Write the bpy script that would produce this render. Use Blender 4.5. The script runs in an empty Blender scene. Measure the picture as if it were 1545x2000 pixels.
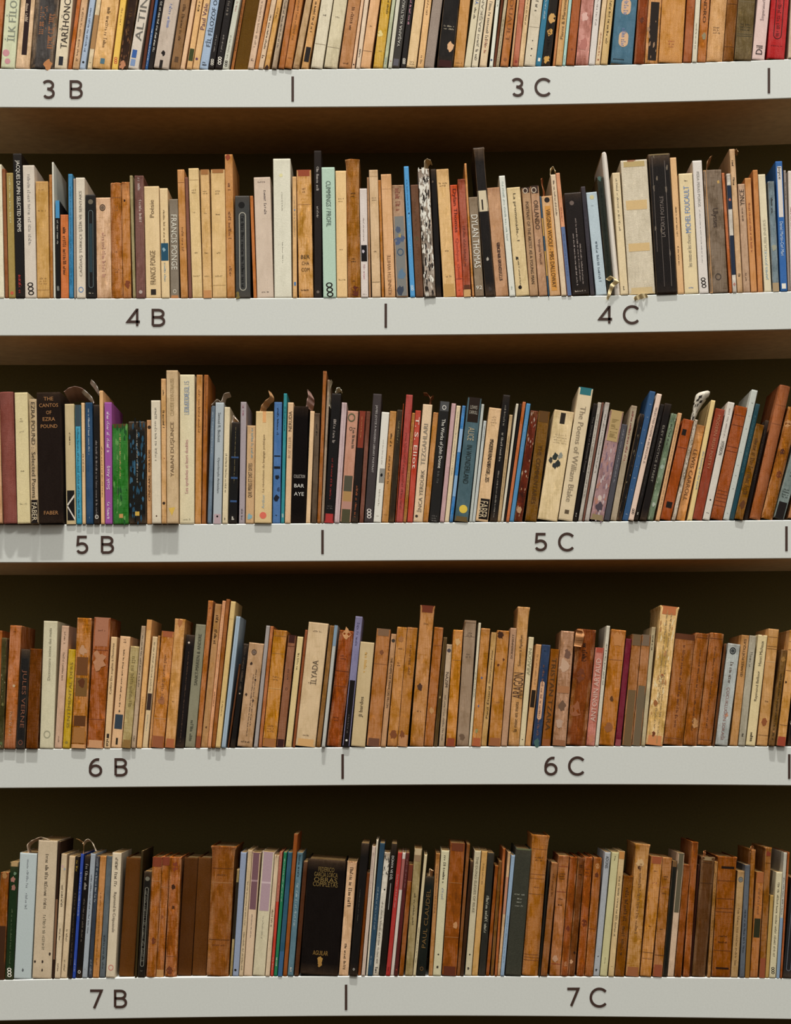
import bpy, math, random
from mathutils import Vector, Matrix
random.seed(11)
sc = bpy.context.scene
col = sc.collection
# ---------------------------------------------------------------- scale: one photo pixel on the shelf-front plane is 0.85 mm
S = 0.00085
def PX(x): return (x - 772.5) * S
def PZ(y): return (2000.0 - y) * S
# ---------------------------------------------------------------- camera
D = 3.24
cam = bpy.data.cameras.new('camera'); camo = bpy.data.objects.new('camera', cam); col.objects.link(camo)
camo.location = (PX(800), -D, PZ(1423)); camo.rotation_euler = (math.pi / 2, 0, 0)
cam.sensor_fit = 'AUTO'; cam.sensor_width = 36.0; cam.lens = 36.0 * D / (2000 * S)
cam.shift_x = -27.5 / 2000; cam.shift_y = 423.0 / 2000
cam.clip_end = 50
sc.camera = camo
# ---------------------------------------------------------------- room light: pale ceiling glow above, dim warm floor below
w = bpy.data.worlds.new('room_light'); sc.world = w; w.use_nodes = True
nt = w.node_tree; nt.nodes.clear()
geo = nt.nodes.new('ShaderNodeTexCoord'); sep = nt.nodes.new('ShaderNodeSeparateXYZ')
mr = nt.nodes.new('ShaderNodeMapRange'); mr.inputs[1].default_value = -1; mr.inputs[2].default_value = 1
ramp = nt.nodes.new('ShaderNodeValToRGB'); bg = nt.nodes.new('ShaderNodeBackground'); out = nt.nodes.new('ShaderNodeOutputWorld')
nt.links.new(geo.outputs['Generated'], sep.inputs[0]); nt.links.new(sep.outputs['Z'], mr.inputs[0])
nt.links.new(mr.outputs[0], ramp.inputs[0]); nt.links.new(ramp.outputs[0], bg.inputs[0]); nt.links.new(bg.outputs[0], out.inputs[0])
cr = ramp.color_ramp   # 0 = straight down, 1 = straight up
cr.elements[0].position = 0.0; cr.elements[0].color = (0.06, 0.032, 0.010, 1)
cr.elements[1].position = 1.0; cr.elements[1].color = (1.0, 0.97, 0.9, 1)
e = cr.elements.new(0.44); e.color = (0.10, 0.06, 0.03, 1)
e = cr.elements.new(0.56); e.color = (0.60, 0.58, 0.53, 1)
bg.inputs[1].default_value = 0.68
def area(name, loc, target, sx, sy, power, color):
    l = bpy.data.lights.new(name, 'AREA'); l.shape = 'RECTANGLE'; l.size = sx; l.size_y = sy; l.energy = power; l.color = color
    o = bpy.data.objects.new(name, l); col.objects.link(o); o.location = loc
    o.rotation_euler = (Vector(target) - Vector(loc)).to_track_quat('-Z', 'Y').to_euler()
    return o
area('ceiling_light', (-0.1, -2.3, 12.0), (0, 0, 0.7), 1.1, 0.16, 1330, (1.0, 0.975, 0.92))
area('room_lamp', (0.9, -4.0, 6.5), (0, 0, 0.7), 2.4, 0.8, 200, (1.0, 0.97, 0.915))
vs = sc.view_settings
vs.view_transform = 'Standard'; vs.look = 'None'; vs.gamma = 1.0; vs.use_curve_mapping = False; vs.exposure = 0.28
# ---------------------------------------------------------------- helpers
def lin(c): return c / 12.92 if c <= 0.04045 else ((c + 0.055) / 1.055) ** 2.4
NAMED = dict(W='e4ded0', K='1e1612', N='4a2a14')
def rgb(h):
    h = NAMED.get(h, h)
    return tuple(lin(int(h[i:i + 2], 16) / 255) for i in (0, 2, 4))
def mix(a, b, t): return tuple(x + (y - x) * t for x, y in zip(a, b))
def noise_node(nt, vec, scale, detail=3, rough=0.6):
    n = nt.nodes.new('ShaderNodeTexNoise'); n.inputs['Scale'].default_value = scale; n.inputs['Detail'].default_value = detail
    n.inputs['Roughness'].default_value = rough; nt.links.new(vec, n.inputs['Vector']); return n.outputs['Fac']
def maprange(nt, v, a, b, c, d):
    m = nt.nodes.new('ShaderNodeMapRange'); m.clamp = True
    for i, q in zip((1, 2, 3, 4), (a, b, c, d)): m.inputs[i].default_value = q
    nt.links.new(v, m.inputs[0]); return m.outputs[0]
def math_n(nt, op, a, b):
    m = nt.nodes.new('ShaderNodeMath'); m.operation = op
    for i, q in enumerate((a, b)):
        if isinstance(q, (int, float)): m.inputs[i].default_value = q
        else: nt.links.new(q, m.inputs[i])
    return m.outputs[0]
def scaled(nt, sx, sy, sz):
    g = nt.nodes.new('ShaderNodeNewGeometry'); m = nt.nodes.new('ShaderNodeMapping')
    m.inputs['Scale'].default_value = (sx, sy, sz); nt.links.new(g.outputs['Position'], m.inputs[0]); return m.outputs[0]
def tint_material(name, rough, wearable=True, grain=0.10, bump=0.15, spec=0.14, coat=0.0):
    """colour and wear (alpha) come from the object's own 'tint' attribute; stains, creases and grain are procedural"""
    m = bpy.data.materials.new(name); m.use_nodes = True; nt = m.node_tree; nt.nodes.clear()
    o = nt.nodes.new('ShaderNodeOutputMaterial'); b = nt.nodes.new('ShaderNodeBsdfPrincipled'); nt.links.new(b.outputs[0], o.inputs[0])
    at = nt.nodes.new('ShaderNodeAttribute'); at.attribute_name = 'tint'
    fine = noise_node(nt, scaled(nt, 900, 900, 900), 1.0, 2)
    g = maprange(nt, fine, 0.3, 0.7, 1 - grain, 1 + grain)
    v = g
    c = at.outputs['Color']
    hue = nt.nodes.new('ShaderNodeHueSaturation'); nt.links.new(c, hue.inputs['Color']); hue.inputs['Saturation'].default_value = 0.94
    if wearable:
        wear = math_n(nt, 'MULTIPLY', at.outputs['Alpha'], 1.3)
        blot = maprange(nt, noise_node(nt, scaled(nt, 55, 55, 26), 1.0, 5, 0.65), 0.46, 0.66, 0.0, 1.0)
        streak = maprange(nt, noise_node(nt, scaled(nt, 650, 300, 30), 1.0, 4, 0.7), 0.4, 0.66, 0.0, 1.0)
        cross = maprange(nt, noise_node(nt, scaled(nt, 50, 50, 700), 1.0, 2), 0.56, 0.72, 0.0, 1.0)
        light = maprange(nt, noise_node(nt, scaled(nt, 120, 120, 60), 1.0, 5, 0.7), 0.55, 0.72, 0.0, 1.0)
        dk = math_n(nt, 'MULTIPLY', math_n(nt, 'ADD', math_n(nt, 'ADD', math_n(nt, 'MULTIPLY', blot, 0.55), math_n(nt, 'MULTIPLY', streak, 0.36)), math_n(nt, 'MULTIPLY', cross, 0.32)), wear)
        lt = math_n(nt, 'MULTIPLY', math_n(nt, 'MULTIPLY', light, 0.65), wear)
        v = math_n(nt, 'MULTIPLY', v, math_n(nt, 'ADD', math_n(nt, 'SUBTRACT', math_n(nt, 'ADD', 1.0, math_n(nt, 'MULTIPLY', wear, 0.24)), dk), lt))
        nt.links.new(math_n(nt, 'ADD', 0.95, math_n(nt, 'MULTIPLY', dk, 0.45)), hue.inputs['Saturation'])
        if bump:
            bp = nt.nodes.new('ShaderNodeBump'); bp.inputs['Strength'].default_value = bump; bp.inputs['Distance'].default_value = 0.001
            nt.links.new(math_n(nt, 'ADD', fine, math_n(nt, 'MULTIPLY', streak, wear)), bp.inputs['Height']); nt.links.new(bp.outputs[0], b.inputs['Normal'])
    nt.links.new(v, hue.inputs['Value'])
    nt.links.new(hue.outputs[0], b.inputs['Base Color'])
    b.inputs['Roughness'].default_value = rough; b.inputs['Specular IOR Level'].default_value = spec
    b.inputs['Coat Weight'].default_value = coat; b.inputs['Coat Roughness'].default_value = 0.25
    return m
MAT = dict(
    paper=tint_material('paper_cover', 0.62),
    gloss=tint_material('laminated_cover', 0.36, spec=0.22, coat=0.05, bump=0.3),
    cloth=tint_material('cloth_cover', 0.85, grain=0.22, bump=0.35, spec=0.08),
    leather=tint_material('worn_leather_cover', 0.7, grain=0.15, bump=0.4, spec=0.14),
    pages=tint_material('page_edges', 0.9, grain=0.25, spec=0.1),
    ink=tint_material('printed_ink', 0.6, wearable=False, grain=0.08, spec=0.12))
MATS = list(MAT.values()); MIDX = {k: i for i, k in enumerate(MAT)}
def plain(name, hexc, rough, gr=0.03, scale=300):
    m = bpy.data.materials.new(name); m.use_nodes = True; nt = m.node_tree; b = nt.nodes['Principled BSDF']
    c = nt.nodes.new('ShaderNodeRGB'); c.outputs[0].default_value = (*rgb(hexc), 1)
    h = nt.nodes.new('ShaderNodeHueSaturation'); nt.links.new(c.outputs[0], h.inputs['Color'])
    nt.links.new(maprange(nt, noise_node(nt, scaled(nt, scale, scale, scale), 1.0, 4), 0.3, 0.7, 1 - gr, 1 + gr), h.inputs['Value'])
    nt.links.new(h.outputs[0], b.inputs['Base Color']); b.inputs['Roughness'].default_value = rough; b.inputs['Specular IOR Level'].default_value = 0.3
    return m
M_SHELF = plain('white_painted_board', 'ced1cc', 0.55)
M_UNDER = plain('brown_board_underside', 'b48e62', 0.85, 0.12, 60)
M_BACK = plain('dark_back_board', '60542e', 0.95, 0.1)
M_SIGN = plain('dark_brown_vinyl', '3c2820', 0.6)
class MB:
    def __init__(s): s.v = []; s.f = []; s.c = []; s.m = []
    def add(s, vs, fs, color, mat=0, wear=0.0):
        n = len(s.v); s.v += vs
        for f in fs: s.f.append(tuple(i + n for i in f)); s.c.append((*color, wear)); s.m.append(mat)
    def xform(s, M):
        s.v = [tuple(M @ Vector(v)) for v in s.v]
    def merge(s, o, M=None):
        n = len(s.v); s.v += [tuple(M @ Vector(v)) for v in o.v] if M else o.v
        s.f += [tuple(i + n for i in f) for f in o.f]; s.c += o.c; s.m += o.m
    def build(s, name, parent=None, mats=MATS, smooth=False):
        me = bpy.data.meshes.new(name); me.from_pydata(s.v, [], s.f)
        for m in mats: me.materials.append(m)
        me.polygons.foreach_set('material_index', s.m)
        a = me.color_attributes.new('tint', 'FLOAT_COLOR', 'CORNER')
        buf = []
        for f, c in zip(s.f, s.c):
            if isinstance(c, list):
                for q in c: buf += q
            else: buf += list(c) * len(f)
        a.data.foreach_set('color', buf)
        if smooth: me.polygons.foreach_set('use_smooth', [True] * len(s.f))
        me.update(); o = bpy.data.objects.new(name, me); col.objects.link(o)
        if parent: o.parent = parent
        return o
def interp(tab, x):
    for (x0, y0), (x1, y1) in zip(tab, tab[1:]):
        if x <= x1 or (x1, y1) == tab[-1]:
            return y0 + (y1 - y0) * (x - x0) / (x1 - x0)
XS = (0, 386, 772, 1160, 1545)
SHELF_TOP = {3: (134, 136, 133.5, 127.5, 115), 4: (582.5, 582.5, 581, 577.5, 569), 5: (1024, 1023.5, 1021, 1018.5, 1015.5),
             6: (1463, 1461, 1459, 1457.5, 1458), 7: (1914, 1908, 1906.5, 1907.5, 1911)}
SHELF_BOT = {3: (210, 210.5, 208.5, 203, 192), 4: (656, 656, 655, 651, 643.5), 5: (1099, 1098, 1095.5, 1093.5, 1091),
             6: (1539.5, 1536.5, 1533.5, 1532.5, 1534.5), 7: (1994, 1987.5, 1984.5, 1986, 1991)}
def smooth_y(tab, x):
    """smooth curve through the five sag heights"""
    n = len(XS); x = max(-250.0, min(1800.0, x))
    r = 0.0
    for i in range(n):
        t = tab[i]
        for j in range(n):
            if j != i: t *= (x - XS[j]) / (XS[i] - XS[j])
        r += t
    return r
def shelf_y(k, x, tab=SHELF_TOP):
    if x < 0: return smooth_y(tab[k], 0) + (smooth_y(tab[k], 0) - smooth_y(tab[k], 40)) / 40 * (-x)
    if x > 1545: return smooth_y(tab[k], 1545) + (smooth_y(tab[k], 1545) - smooth_y(tab[k], 1505)) / 40 * (x - 1545)
    return smooth_y(tab[k], x)
# ---------------------------------------------------------------- bookcase
DEPTH = 0.26
case = bpy.data.objects.new('bookcase', None); col.objects.link(case)
case['label'] = 'tall white open bookcase with thick shelf edges marked 3 B to 7 C'; case['category'] = 'bookcase'
XL, XR = -420, 1965
def bar(mb, x0, x1, y0, y1, z0, z1, color=(1, 1, 1), mat=0):
    v = [(x, y, z) for x in (x0, x1) for y in (y0, y1) for z in (z0, z1)]
    mb.add(v, [(0, 1, 3, 2), (4, 6, 7, 5), (0, 4, 5, 1), (2, 3, 7, 6), (0, 2, 6, 4), (1, 5, 7, 3)], color, mat)
def shelf_mesh(top, bot):
    mb = MB(); xs = [XL + (XR - XL) * i / 72 for i in range(73)]; r = 0.0012; vs = []
    for x in xs:
        X = PX(x); t = PZ(top(x)); b = PZ(bot(x))
        for (y, z) in ((r, b), (0, b + r), (0, t - r), (r, t), (DEPTH, t), (DEPTH, b)): vs.append((X, y, z))
    fs = []; ms = []
    for i in range(72):
        for j in range(6): ms.append(1 if j in (3, 4, 5) and (j != 3) else 0); a = i * 6 + j; c = i * 6 + (j + 1) % 6; fs.append((a, a + 6, c + 6, c))
    fs += [tuple(range(6)), tuple(72 * 6 + 5 - j for j in range(6))]
    mb.add(vs, fs, (1, 1, 1)); mb.m = ms + [0, 0]; return mb
# sign strokes: polylines in a unit box (x right 0..1, y up 0..1)
def arc(cx, cy, rx, ry, a0, a1, n=20): return [(cx + rx * math.cos(math.radians(a0 + (a1 - a0) * i / n)), cy + ry * math.sin(math.radians(a0 + (a1 - a0) * i / n))) for i in range(n + 1)]
SIGNS = {
 '3': [arc(.45, .74, .42, .23, 150, -75) + [(.38, .53)], [(.38, .535), (.55, .53)] + arc(.5, .265, .42, .235, 80, -150)],
 '4': [[(.78, 0), (.78, .96), (.74, .96), (.03, .25), (1, .25)]],
 '5': [[(.88, .95), (.17, .95), (.12, .5)] + arc(.47, .3, .43, .27, 125, -150)],
 '6': [arc(.5, .32, .42, .28, 0, 360, 32), arc(.66, .42, .58, .53, 182, 78, 18)],
 '7': [[(.02, .95), (.95, .95), (.35, 0)]],
 'B': [[(.08, .03), (.08, .95), (.5, .95)] + arc(.5, .735, .37, .215, 90, -90, 14) + [(.08, .52)], [(.5, .52)] + arc(.52, .275, .4, .245, 90, -90, 16) + [(.08, .03)]],
 'C': [arc(.56, .5, .53, .47, 42, 318, 30)],
 '|': [[(.5, 0), (.5, 1)]]}
def stroke(mb, pts, hw, yf):
    pts = [p for i, p in enumerate(pts) if i == 0 or math.dist(p, pts[i - 1]) > 1e-5]
    n = len(pts); L = []; R = []
    for i, (x, z) in enumerate(pts):
        def dr(a, b):
            d = (b[0] - a[0], b[1] - a[1]); l = math.hypot(*d) or 1; return (d[0] / l, d[1] / l)
        d0 = dr(pts[i - 1], pts[i]) if i else dr(pts[0], pts[1]); d1 = dr(pts[i], pts[i + 1]) if i < n - 1 else d0
        m = (d0[0] + d1[0], d0[1] + d1[1]); l = math.hypot(*m) or 1; m = (m[0] / l, m[1] / l)
        k = 1 / max(0.45, m[0] * d1[0] + m[1] * d1[1])
        L.append((x - m[1] * hw * k, z + m[0] * hw * k)); R.append((x + m[1] * hw * k, z - m[0] * hw * k))
    vs = [(x, yf, z) for x, z in L] + [(x, yf, z) for x, z in R]
    mb.add(vs, [(i, i + n, i + n + 1, i + 1) for i in range(n - 1)], (1, 1, 1))
def sign(ch, x0, x1, y0, y1, shelf):
    mb = MB(); hw = 2.45 * S; z0, z1 = PZ(y1), PZ(y0); X0, X1 = PX(x0), PX(x1)
    for k, s in enumerate(SIGNS[ch]):
        if ch == '|': pts = [((X0 + X1) / 2, z0), ((X0 + X1) / 2, z1)]
        else: pts = [(X0 + hw * .6 + (X1 - X0 - 1.2 * hw) * x, z0 + hw * .6 + (z1 - z0 - 1.2 * hw) * y) for x, y in s]
        stroke(mb, pts, hw, -0.0006 - 0.00002 * k)
    mb.build('divider_mark' if ch == '|' else 'shelf_sign', shelf, [M_SIGN])
SIGNPOS = {3: ['3 82 108 156 193', 'B 135 163 156 193', '| 569 574.5 149.5 198', '3 998 1024 152 189', 'C 1044 1076.5 152 189', '| 1499 1504.5 133 182'],
 4: ['4 247.5 275 602.5 638', 'B 295 324 602.5 638', '| 751 756 593 640', '4 1169 1197 597 633', 'C 1216.5 1249 596 633.5'],
 5: ['5 147.5 174 1045.5 1082', 'B 196 224 1046 1081.5', '| 627.5 632.5 1035 1082', '5 1043 1070 1040 1076.5', 'C 1090 1122 1040 1077', '| 1533.5 1538.5 1028 1076'],
 6: ['6 172.5 201 1480 1517.5', 'B 222.5 250.5 1480 1516.5', '| 667 671.5 1473 1521', '6 1062 1090 1477 1515', 'C 1109.5 1142.5 1477 1515', '| 1539 1544 1473 1521'],
 7: ['7 174 201 1931.5 1970.5', 'B 221.5 249.5 1932 1969', '| 673.5 678.5 1923 1972.5', '7 1106 1132 1928 1966', 'C 1151.5 1186 1928.5 1968']}
for k in range(3, 8):
    s = shelf_mesh(lambda x: shelf_y(k, x), lambda x: shelf_y(k, x, SHELF_BOT)).build('shelf', case, [M_SHELF, M_UNDER])
    for g in SIGNPOS[k]:
        q = g.split(); sign(q[0], *map(float, q[1:]), s)
shelf_mesh(lambda x: -316 + (x - 772) * -.004, lambda x: -240 + (x - 772) * -.004).build('shelf', case, [M_SHELF, M_UNDER])
mb = MB(); bar(mb, PX(XL), PX(XR), DEPTH, DEPTH + .012, PZ(2330), PZ(-316)); mb.build('back_panel', case, [M_BACK])
for sx in (XL - 24, XR):
    mb = MB(); bar(mb, PX(sx), PX(sx + 24), 0, DEPTH + .012, PZ(2330), PZ(-316)); mb.build('side_panel', case, [M_SHELF])
# ------- the books, shelf by shelf: outline | colour | binding and wear | look | marks on the spine
R3 = r"""
@ 0 0 3.8625 516 T
-10 0 -55 2|b06a3c|p3|brown
35 0 5 112|cfd2b0|p2|pale green|u-.3,.62,.55,8a9080:İLK_FİLOZOF c.3,.78,.25,c88a90 c.45,.9,.2,c88a90
157 0 115 222|d8b894|p4|cream with a rounded black title bar|r.35,.72,-.3,.8,2c1a18 u.05,.35,.22,c0a890:....
268 0 228 404|4a4644|r8|worn wide grey|s.1,.55,.3,a86838,-.1 s.2,.7,.3,a86838,.3 x.75,.95,.2,b87840
455 0 408 503|dccdb0|p2|cream with black capital lettering|u-.5,.72,.55,2c2420:TARİHÖNCESİ_EGE r.3,.65,.82,.95,2a2a30
580 0 510 543|b86a38|p4|thin orange brown
613 0 546 596|cfa880|p3|tan|s.1,.9,.3,8a6848
675 0 598 654|a8b8cc|p1|pale blue|s.1,.75,.35,5c6880 c.5,.9,.2,222222
712 0 656 692|dcc8a4|p3|cream with a brown upper half|b.2,.7,a87c48 z.9,.5,N
765 0 694 838|e0b47c|p4|wide yellowish tan|s.1,.7,.2,7c5c38 r.4,.65,.85,.93,4c7080
905 0 840 888|e8bc50|p1|yellow with red chain logo|s.1,.35,.3,b88c40 q.87,c04020
965 0 891 960|382010|p7|scuffed dark brown|k.4,1,6c4424,14 x.4,.95,.4,b87850 s.1,.5,.4,5a3c1c
1050 0 964 1066|d4c8b8|p1|off-white with large grey capitals|u-.6,.6,.5,6c6860:ALTIN_DAL r.15,.6,.72,.84,2858a0 r.15,.6,.86,.96,7890b8
1140 0 1068 1092|5a2c18|p2|thin dark brown
1170 0 1093 1115|2c5890|p1|thin blue|s.4,.95,.4,c8d4e0
1200 0 1116 1157|241c18|p1|black with white lettering|s.0,.75,.4,W
1240 0 1158 1282|c0b0a0|p2|greyish beige|s.05,.4,.2,7080b0 x.5,.78,.15,K r.35,.55,.88,1,K
1362 0 1285 1356|8c6844|p3|brown grey|s.05,.6,.3,5c4028 r.3,.7,.82,.9,5a4028
1445 0 1358 1403|e0b890|p2|peach
1480 0 1405 1448|dcae74|p2|tan with a small green picture|r.1,.9,.7,.88,3c4420 s.0,.15,.3,K
@ 380 0 3.8625 516 T
67 0 -17 33|dcb27c|p2|tan with purple lettering|u.02,.42,.5,583858:Paul_Vale c.4,.85,.2,583858
120 0 35 101|a0b4cc|p1|light blue with black slanted capitals|u-.3,.68,.5,28303c:FİL_FİLOZOF_OLMAK s.9,.96,.5,K
190 0 103 150|1c1210|g1|black beside a matching black one|s.5,.75,.2,999088 q.9,W
237 0 152 207|1c1210|g1|second black|s.0,.2,.4,887c70 s.5,.75,.2,999088 q.88,W
302 0 208 262|c8c8b8|p1|off-white with black chain logo|s.0,.15,.3,c09088 s.5,.9,.3,a8a898 q.92,K
352 0 264 291|b8743c|p3|thin orange brown|s.0,.7,.5,8a5428
378 0 292 397|5c3e08|c1|unmarked dark olive brown
490 0 400 448|d4b498|p2|pinkish cream|s.0,.7,.3,a88c74 s.85,.9,.4,8c7060
548 0 450 479|bc7c44|p3|orange brown
580 0 480 518|d8bc9c|p2|cream with small black slanted lettering|s.2,.7,.35,K s.8,.85,.5,N
622 0 523 572|d0a060|p4|golden tan|s.1,.25,.3,6c4c28 x.5,.98,.4,3a2010
668 0 582 630|b09c84|p4|grey beige|s.0,.7,.4,7c6c5c
715 0 632 677|ac6c3c|p3|brown
765 0 679 733|b8783f|p3|lighter brown|s.0,.6,.3,94602f z.85,.5,8c5428
837 0 740 802|b89870|p4|greyish tan|z.95,.7,N
893 0 803 868|cc9c64|p3|tan with a black patch near its foot|u-.1,.48,.3,3c2818:Augusto_Boal_ r.2,.9,.68,.9,221c1c
957 0 876 966|d8ceb4|p2|off-white with a thin rule|l.65,8c7c64 z.22,.4,5c4c40
1052 0 975 1082|d0c4a4|p3|off-white yellowed|l.7,8c7c64 z.25,.4,5c4c40
1160 0 1088 1182|b48054|p3|light brown|s.1,.45,.25,6c4428 z.93,.5,N
1255 0 1184 1214|e0b894|p2|thin peach|c.5,.94,.25,K
1275 0 1216 1249|dcc4a8|p2|pinkish off-white thin|s.72,.85,.4,K
1325 0 1250 1343|dcac7c|p2|peach tan with a thin rule|l.75,7c5c44 z.38,.35,5c4434
1410 0 1346 1420|c8a044|p4|patterned gold|s.0,.2,.2,5c4c20,.25 x.3,.5,.3,dcc880 z.75,.3,6c5424
1490 0 1422 1457|b8bc9c|p2|pale green|s.85,.95,.3,6890b0
1515 0 1459 1489|d0ccb8|p1|thin off-white|c.5,.9,.15,a06050
@ 760 0 3.8625 516 T
87 0 22 84|383430|p2|charcoal with grey slanted capitals|u.0,.7,.4,c8c4b8:YAŞAMA_KÜLTÜRÜ r.1,.8,.87,.97,5c5860
147 0 86 127|1c1412|g1|black with pink lettering|u-.3,.38,.35,c88898:aşkla_korku q.9,W
195 0 130 209|dcbc8c|p2|cream tan|z.92,.5,6c5438,2
272 0 211 261|e0b47c|p2|peach|s.0,.22,.3,8c6840 s.82,.95,.3,6c4c30
330 0 264 355|98887c|c1|unmarked taupe
414 0 360 481|201a16|p8|black scuffed with cream edges|z.4,.7,b0a48c,2 x.75,.7,.25,d8a878 b.9,1,381410
536 0 485 563|c08c50|p3|tan|z.94,.7,7c5430
637 0 566 618|d4c8a8|p1|cream with blue capitals at top|u-.1,.08,.5,3c68b0:YMİ s.12,.3,.3,5c5448
690 0 621 678|d8ccb0|p1|pale|u-.3,.5,.4,807868:BAŞKANLAR u.52,.93,.4,7c7464:Octavio_Paz
744 0 680 752|dcc4a0|p2|cream with grey slanted capitals|u-.1,.7,.4,746c5c:DEKAN_OKUYUCU s.6,.8,.3,b06c50
805 0 755 783|dcdccc|p0|thin white|s.0,.12,.3,888878 c.4,.9,.3,4c5878
846 0 785 804|5c2c10|p3|thin dark brown
870 0 805 836|b8a888|p3|thin beige|s.3,.95,.3,8c7c60
897 0 838 912|b0703c|p3|orange brown|d-.1,.65,.4,8c5428:ROUAULT c.5,.9,.2,8c5428
967 0 914 930|c89c70|p2|thin tan
984 0 931 974|b46c50|p3|reddish brown|c.5,.93,.25,8c2c20
1030 0 975 1013|d8b88c|p3|cream slim|s.0,.4,.3,8c7450
1077 0 1018 1103|d0c4ac|p2|greyish off-white with dots|u-.1,.2,.25,2c2420:odası l.43,9c9078 c.5,.63,.05,K c.5,.75,.07,K c.5,.85,.05,K
1167 0 1104 1148|2f7390|p1|teal|u-.1,.33,.3,b8ccd0:Alfabesi r.3,.7,.88,.93,W
1214 0 1150 1230|241a10|p4|black and ochre patterned|x.6,.3,.5,c89850 x.5,.5,.4,c89440 x.5,.9,.4,c8943c s.4,.8,.4,K
1287 0 1234 1253|b87844|p2|thin rust
1307 0 1255 1305|c89c64|p2|tan with slanted lettering|u.02,.62,.35,5c4428:Pierre_&_Marianne s.0,.0,.1,K
1358 0 1307 1331|a8ccc4|p1|thin pale aqua|s.85,.95,.3,8c9c98
1385 0 1335 1403|9c5428|p3|brown|c.5,.77,.12,7c3c1c
1452 0 1406 1503|c0887c|g5|mottled glossy pink|x.4,.3,.3,d4a89c x.5,.7,.4,b06c60
@ 1145 0 3.8625 490 T
65 0 18 66|d4ccc4|p1|white|s.0,.4,.3,b0a4a0
122 0 68 106|d8bc94|p2|cream with orange lettering|s.5,.88,.3,b06840 c.5,.92,.2,a06040
160 0 108 173|ccac74|p2|yellowish cream with slanted black capitals|u-.1,.68,.3,4c3c28:DÖKÜLEN_YAPRAK
224 0 184 353|486c80|p3|steel blue with two cream ovals|e.5,.12,.22,.25,d0a880 e.5,.62,.22,.24,d0a880 u-.05,.25,.2,6878a0:OTI u.45,.75,.2,6878a0:YENİ_DİZİ s.93,.97,.8,2c2824
394 0 361 438|803c18|r4|red brown|x.5,.33,.25,582810
472 0 441 540|c08c5c|p6|tan with a scuffed black spine panel|r.2,.85,.05,.95,241a14 k.3,1,9c7858,10
574 0 545 724|c48c50|c3|wide orange tan|z.67,.3,b05c38,3
762 0 731 794|a05c34|p3|reddish brown|z.15,.5,8c4c28
826 0 797 835|d4ccb4|p1|slim white|s.4,.8,.3,9c9480
870 0 838 902|b07040|p5|brown with black capitals|d-.1,.4,.3,4c2c18:ANDRO x.6,.6,.3,8c8060
944 0 907 1029|d0a06c|r3|pale tan|z.48,.5,5c4028,3
1069 0 1034 1112|7c4c1c|r4|golden brown|l.78,5c3410 l.12,5c3410
1150 0 1117 1245|6c5c40|c5|olive grey|z.45,.7,3c3424,3 l.6,4c4430 l.63,4c4430 l.1,7c6c50
1297 0 1250 1352|d8bcb4|p1|pinkish white|u.0,.4,.3,7c6868:İmparatorluk u.78,.92,.4,2c2020:Dil
1400 0 1362 1512|b02020|g2|bright red|o.0,.7,401010 z.8,.7,701010 d.02,.65,.2,701414:PENGUEN
1545 0 1522 1600|c8b49c|p2|cream at the shelf end
"""
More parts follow.
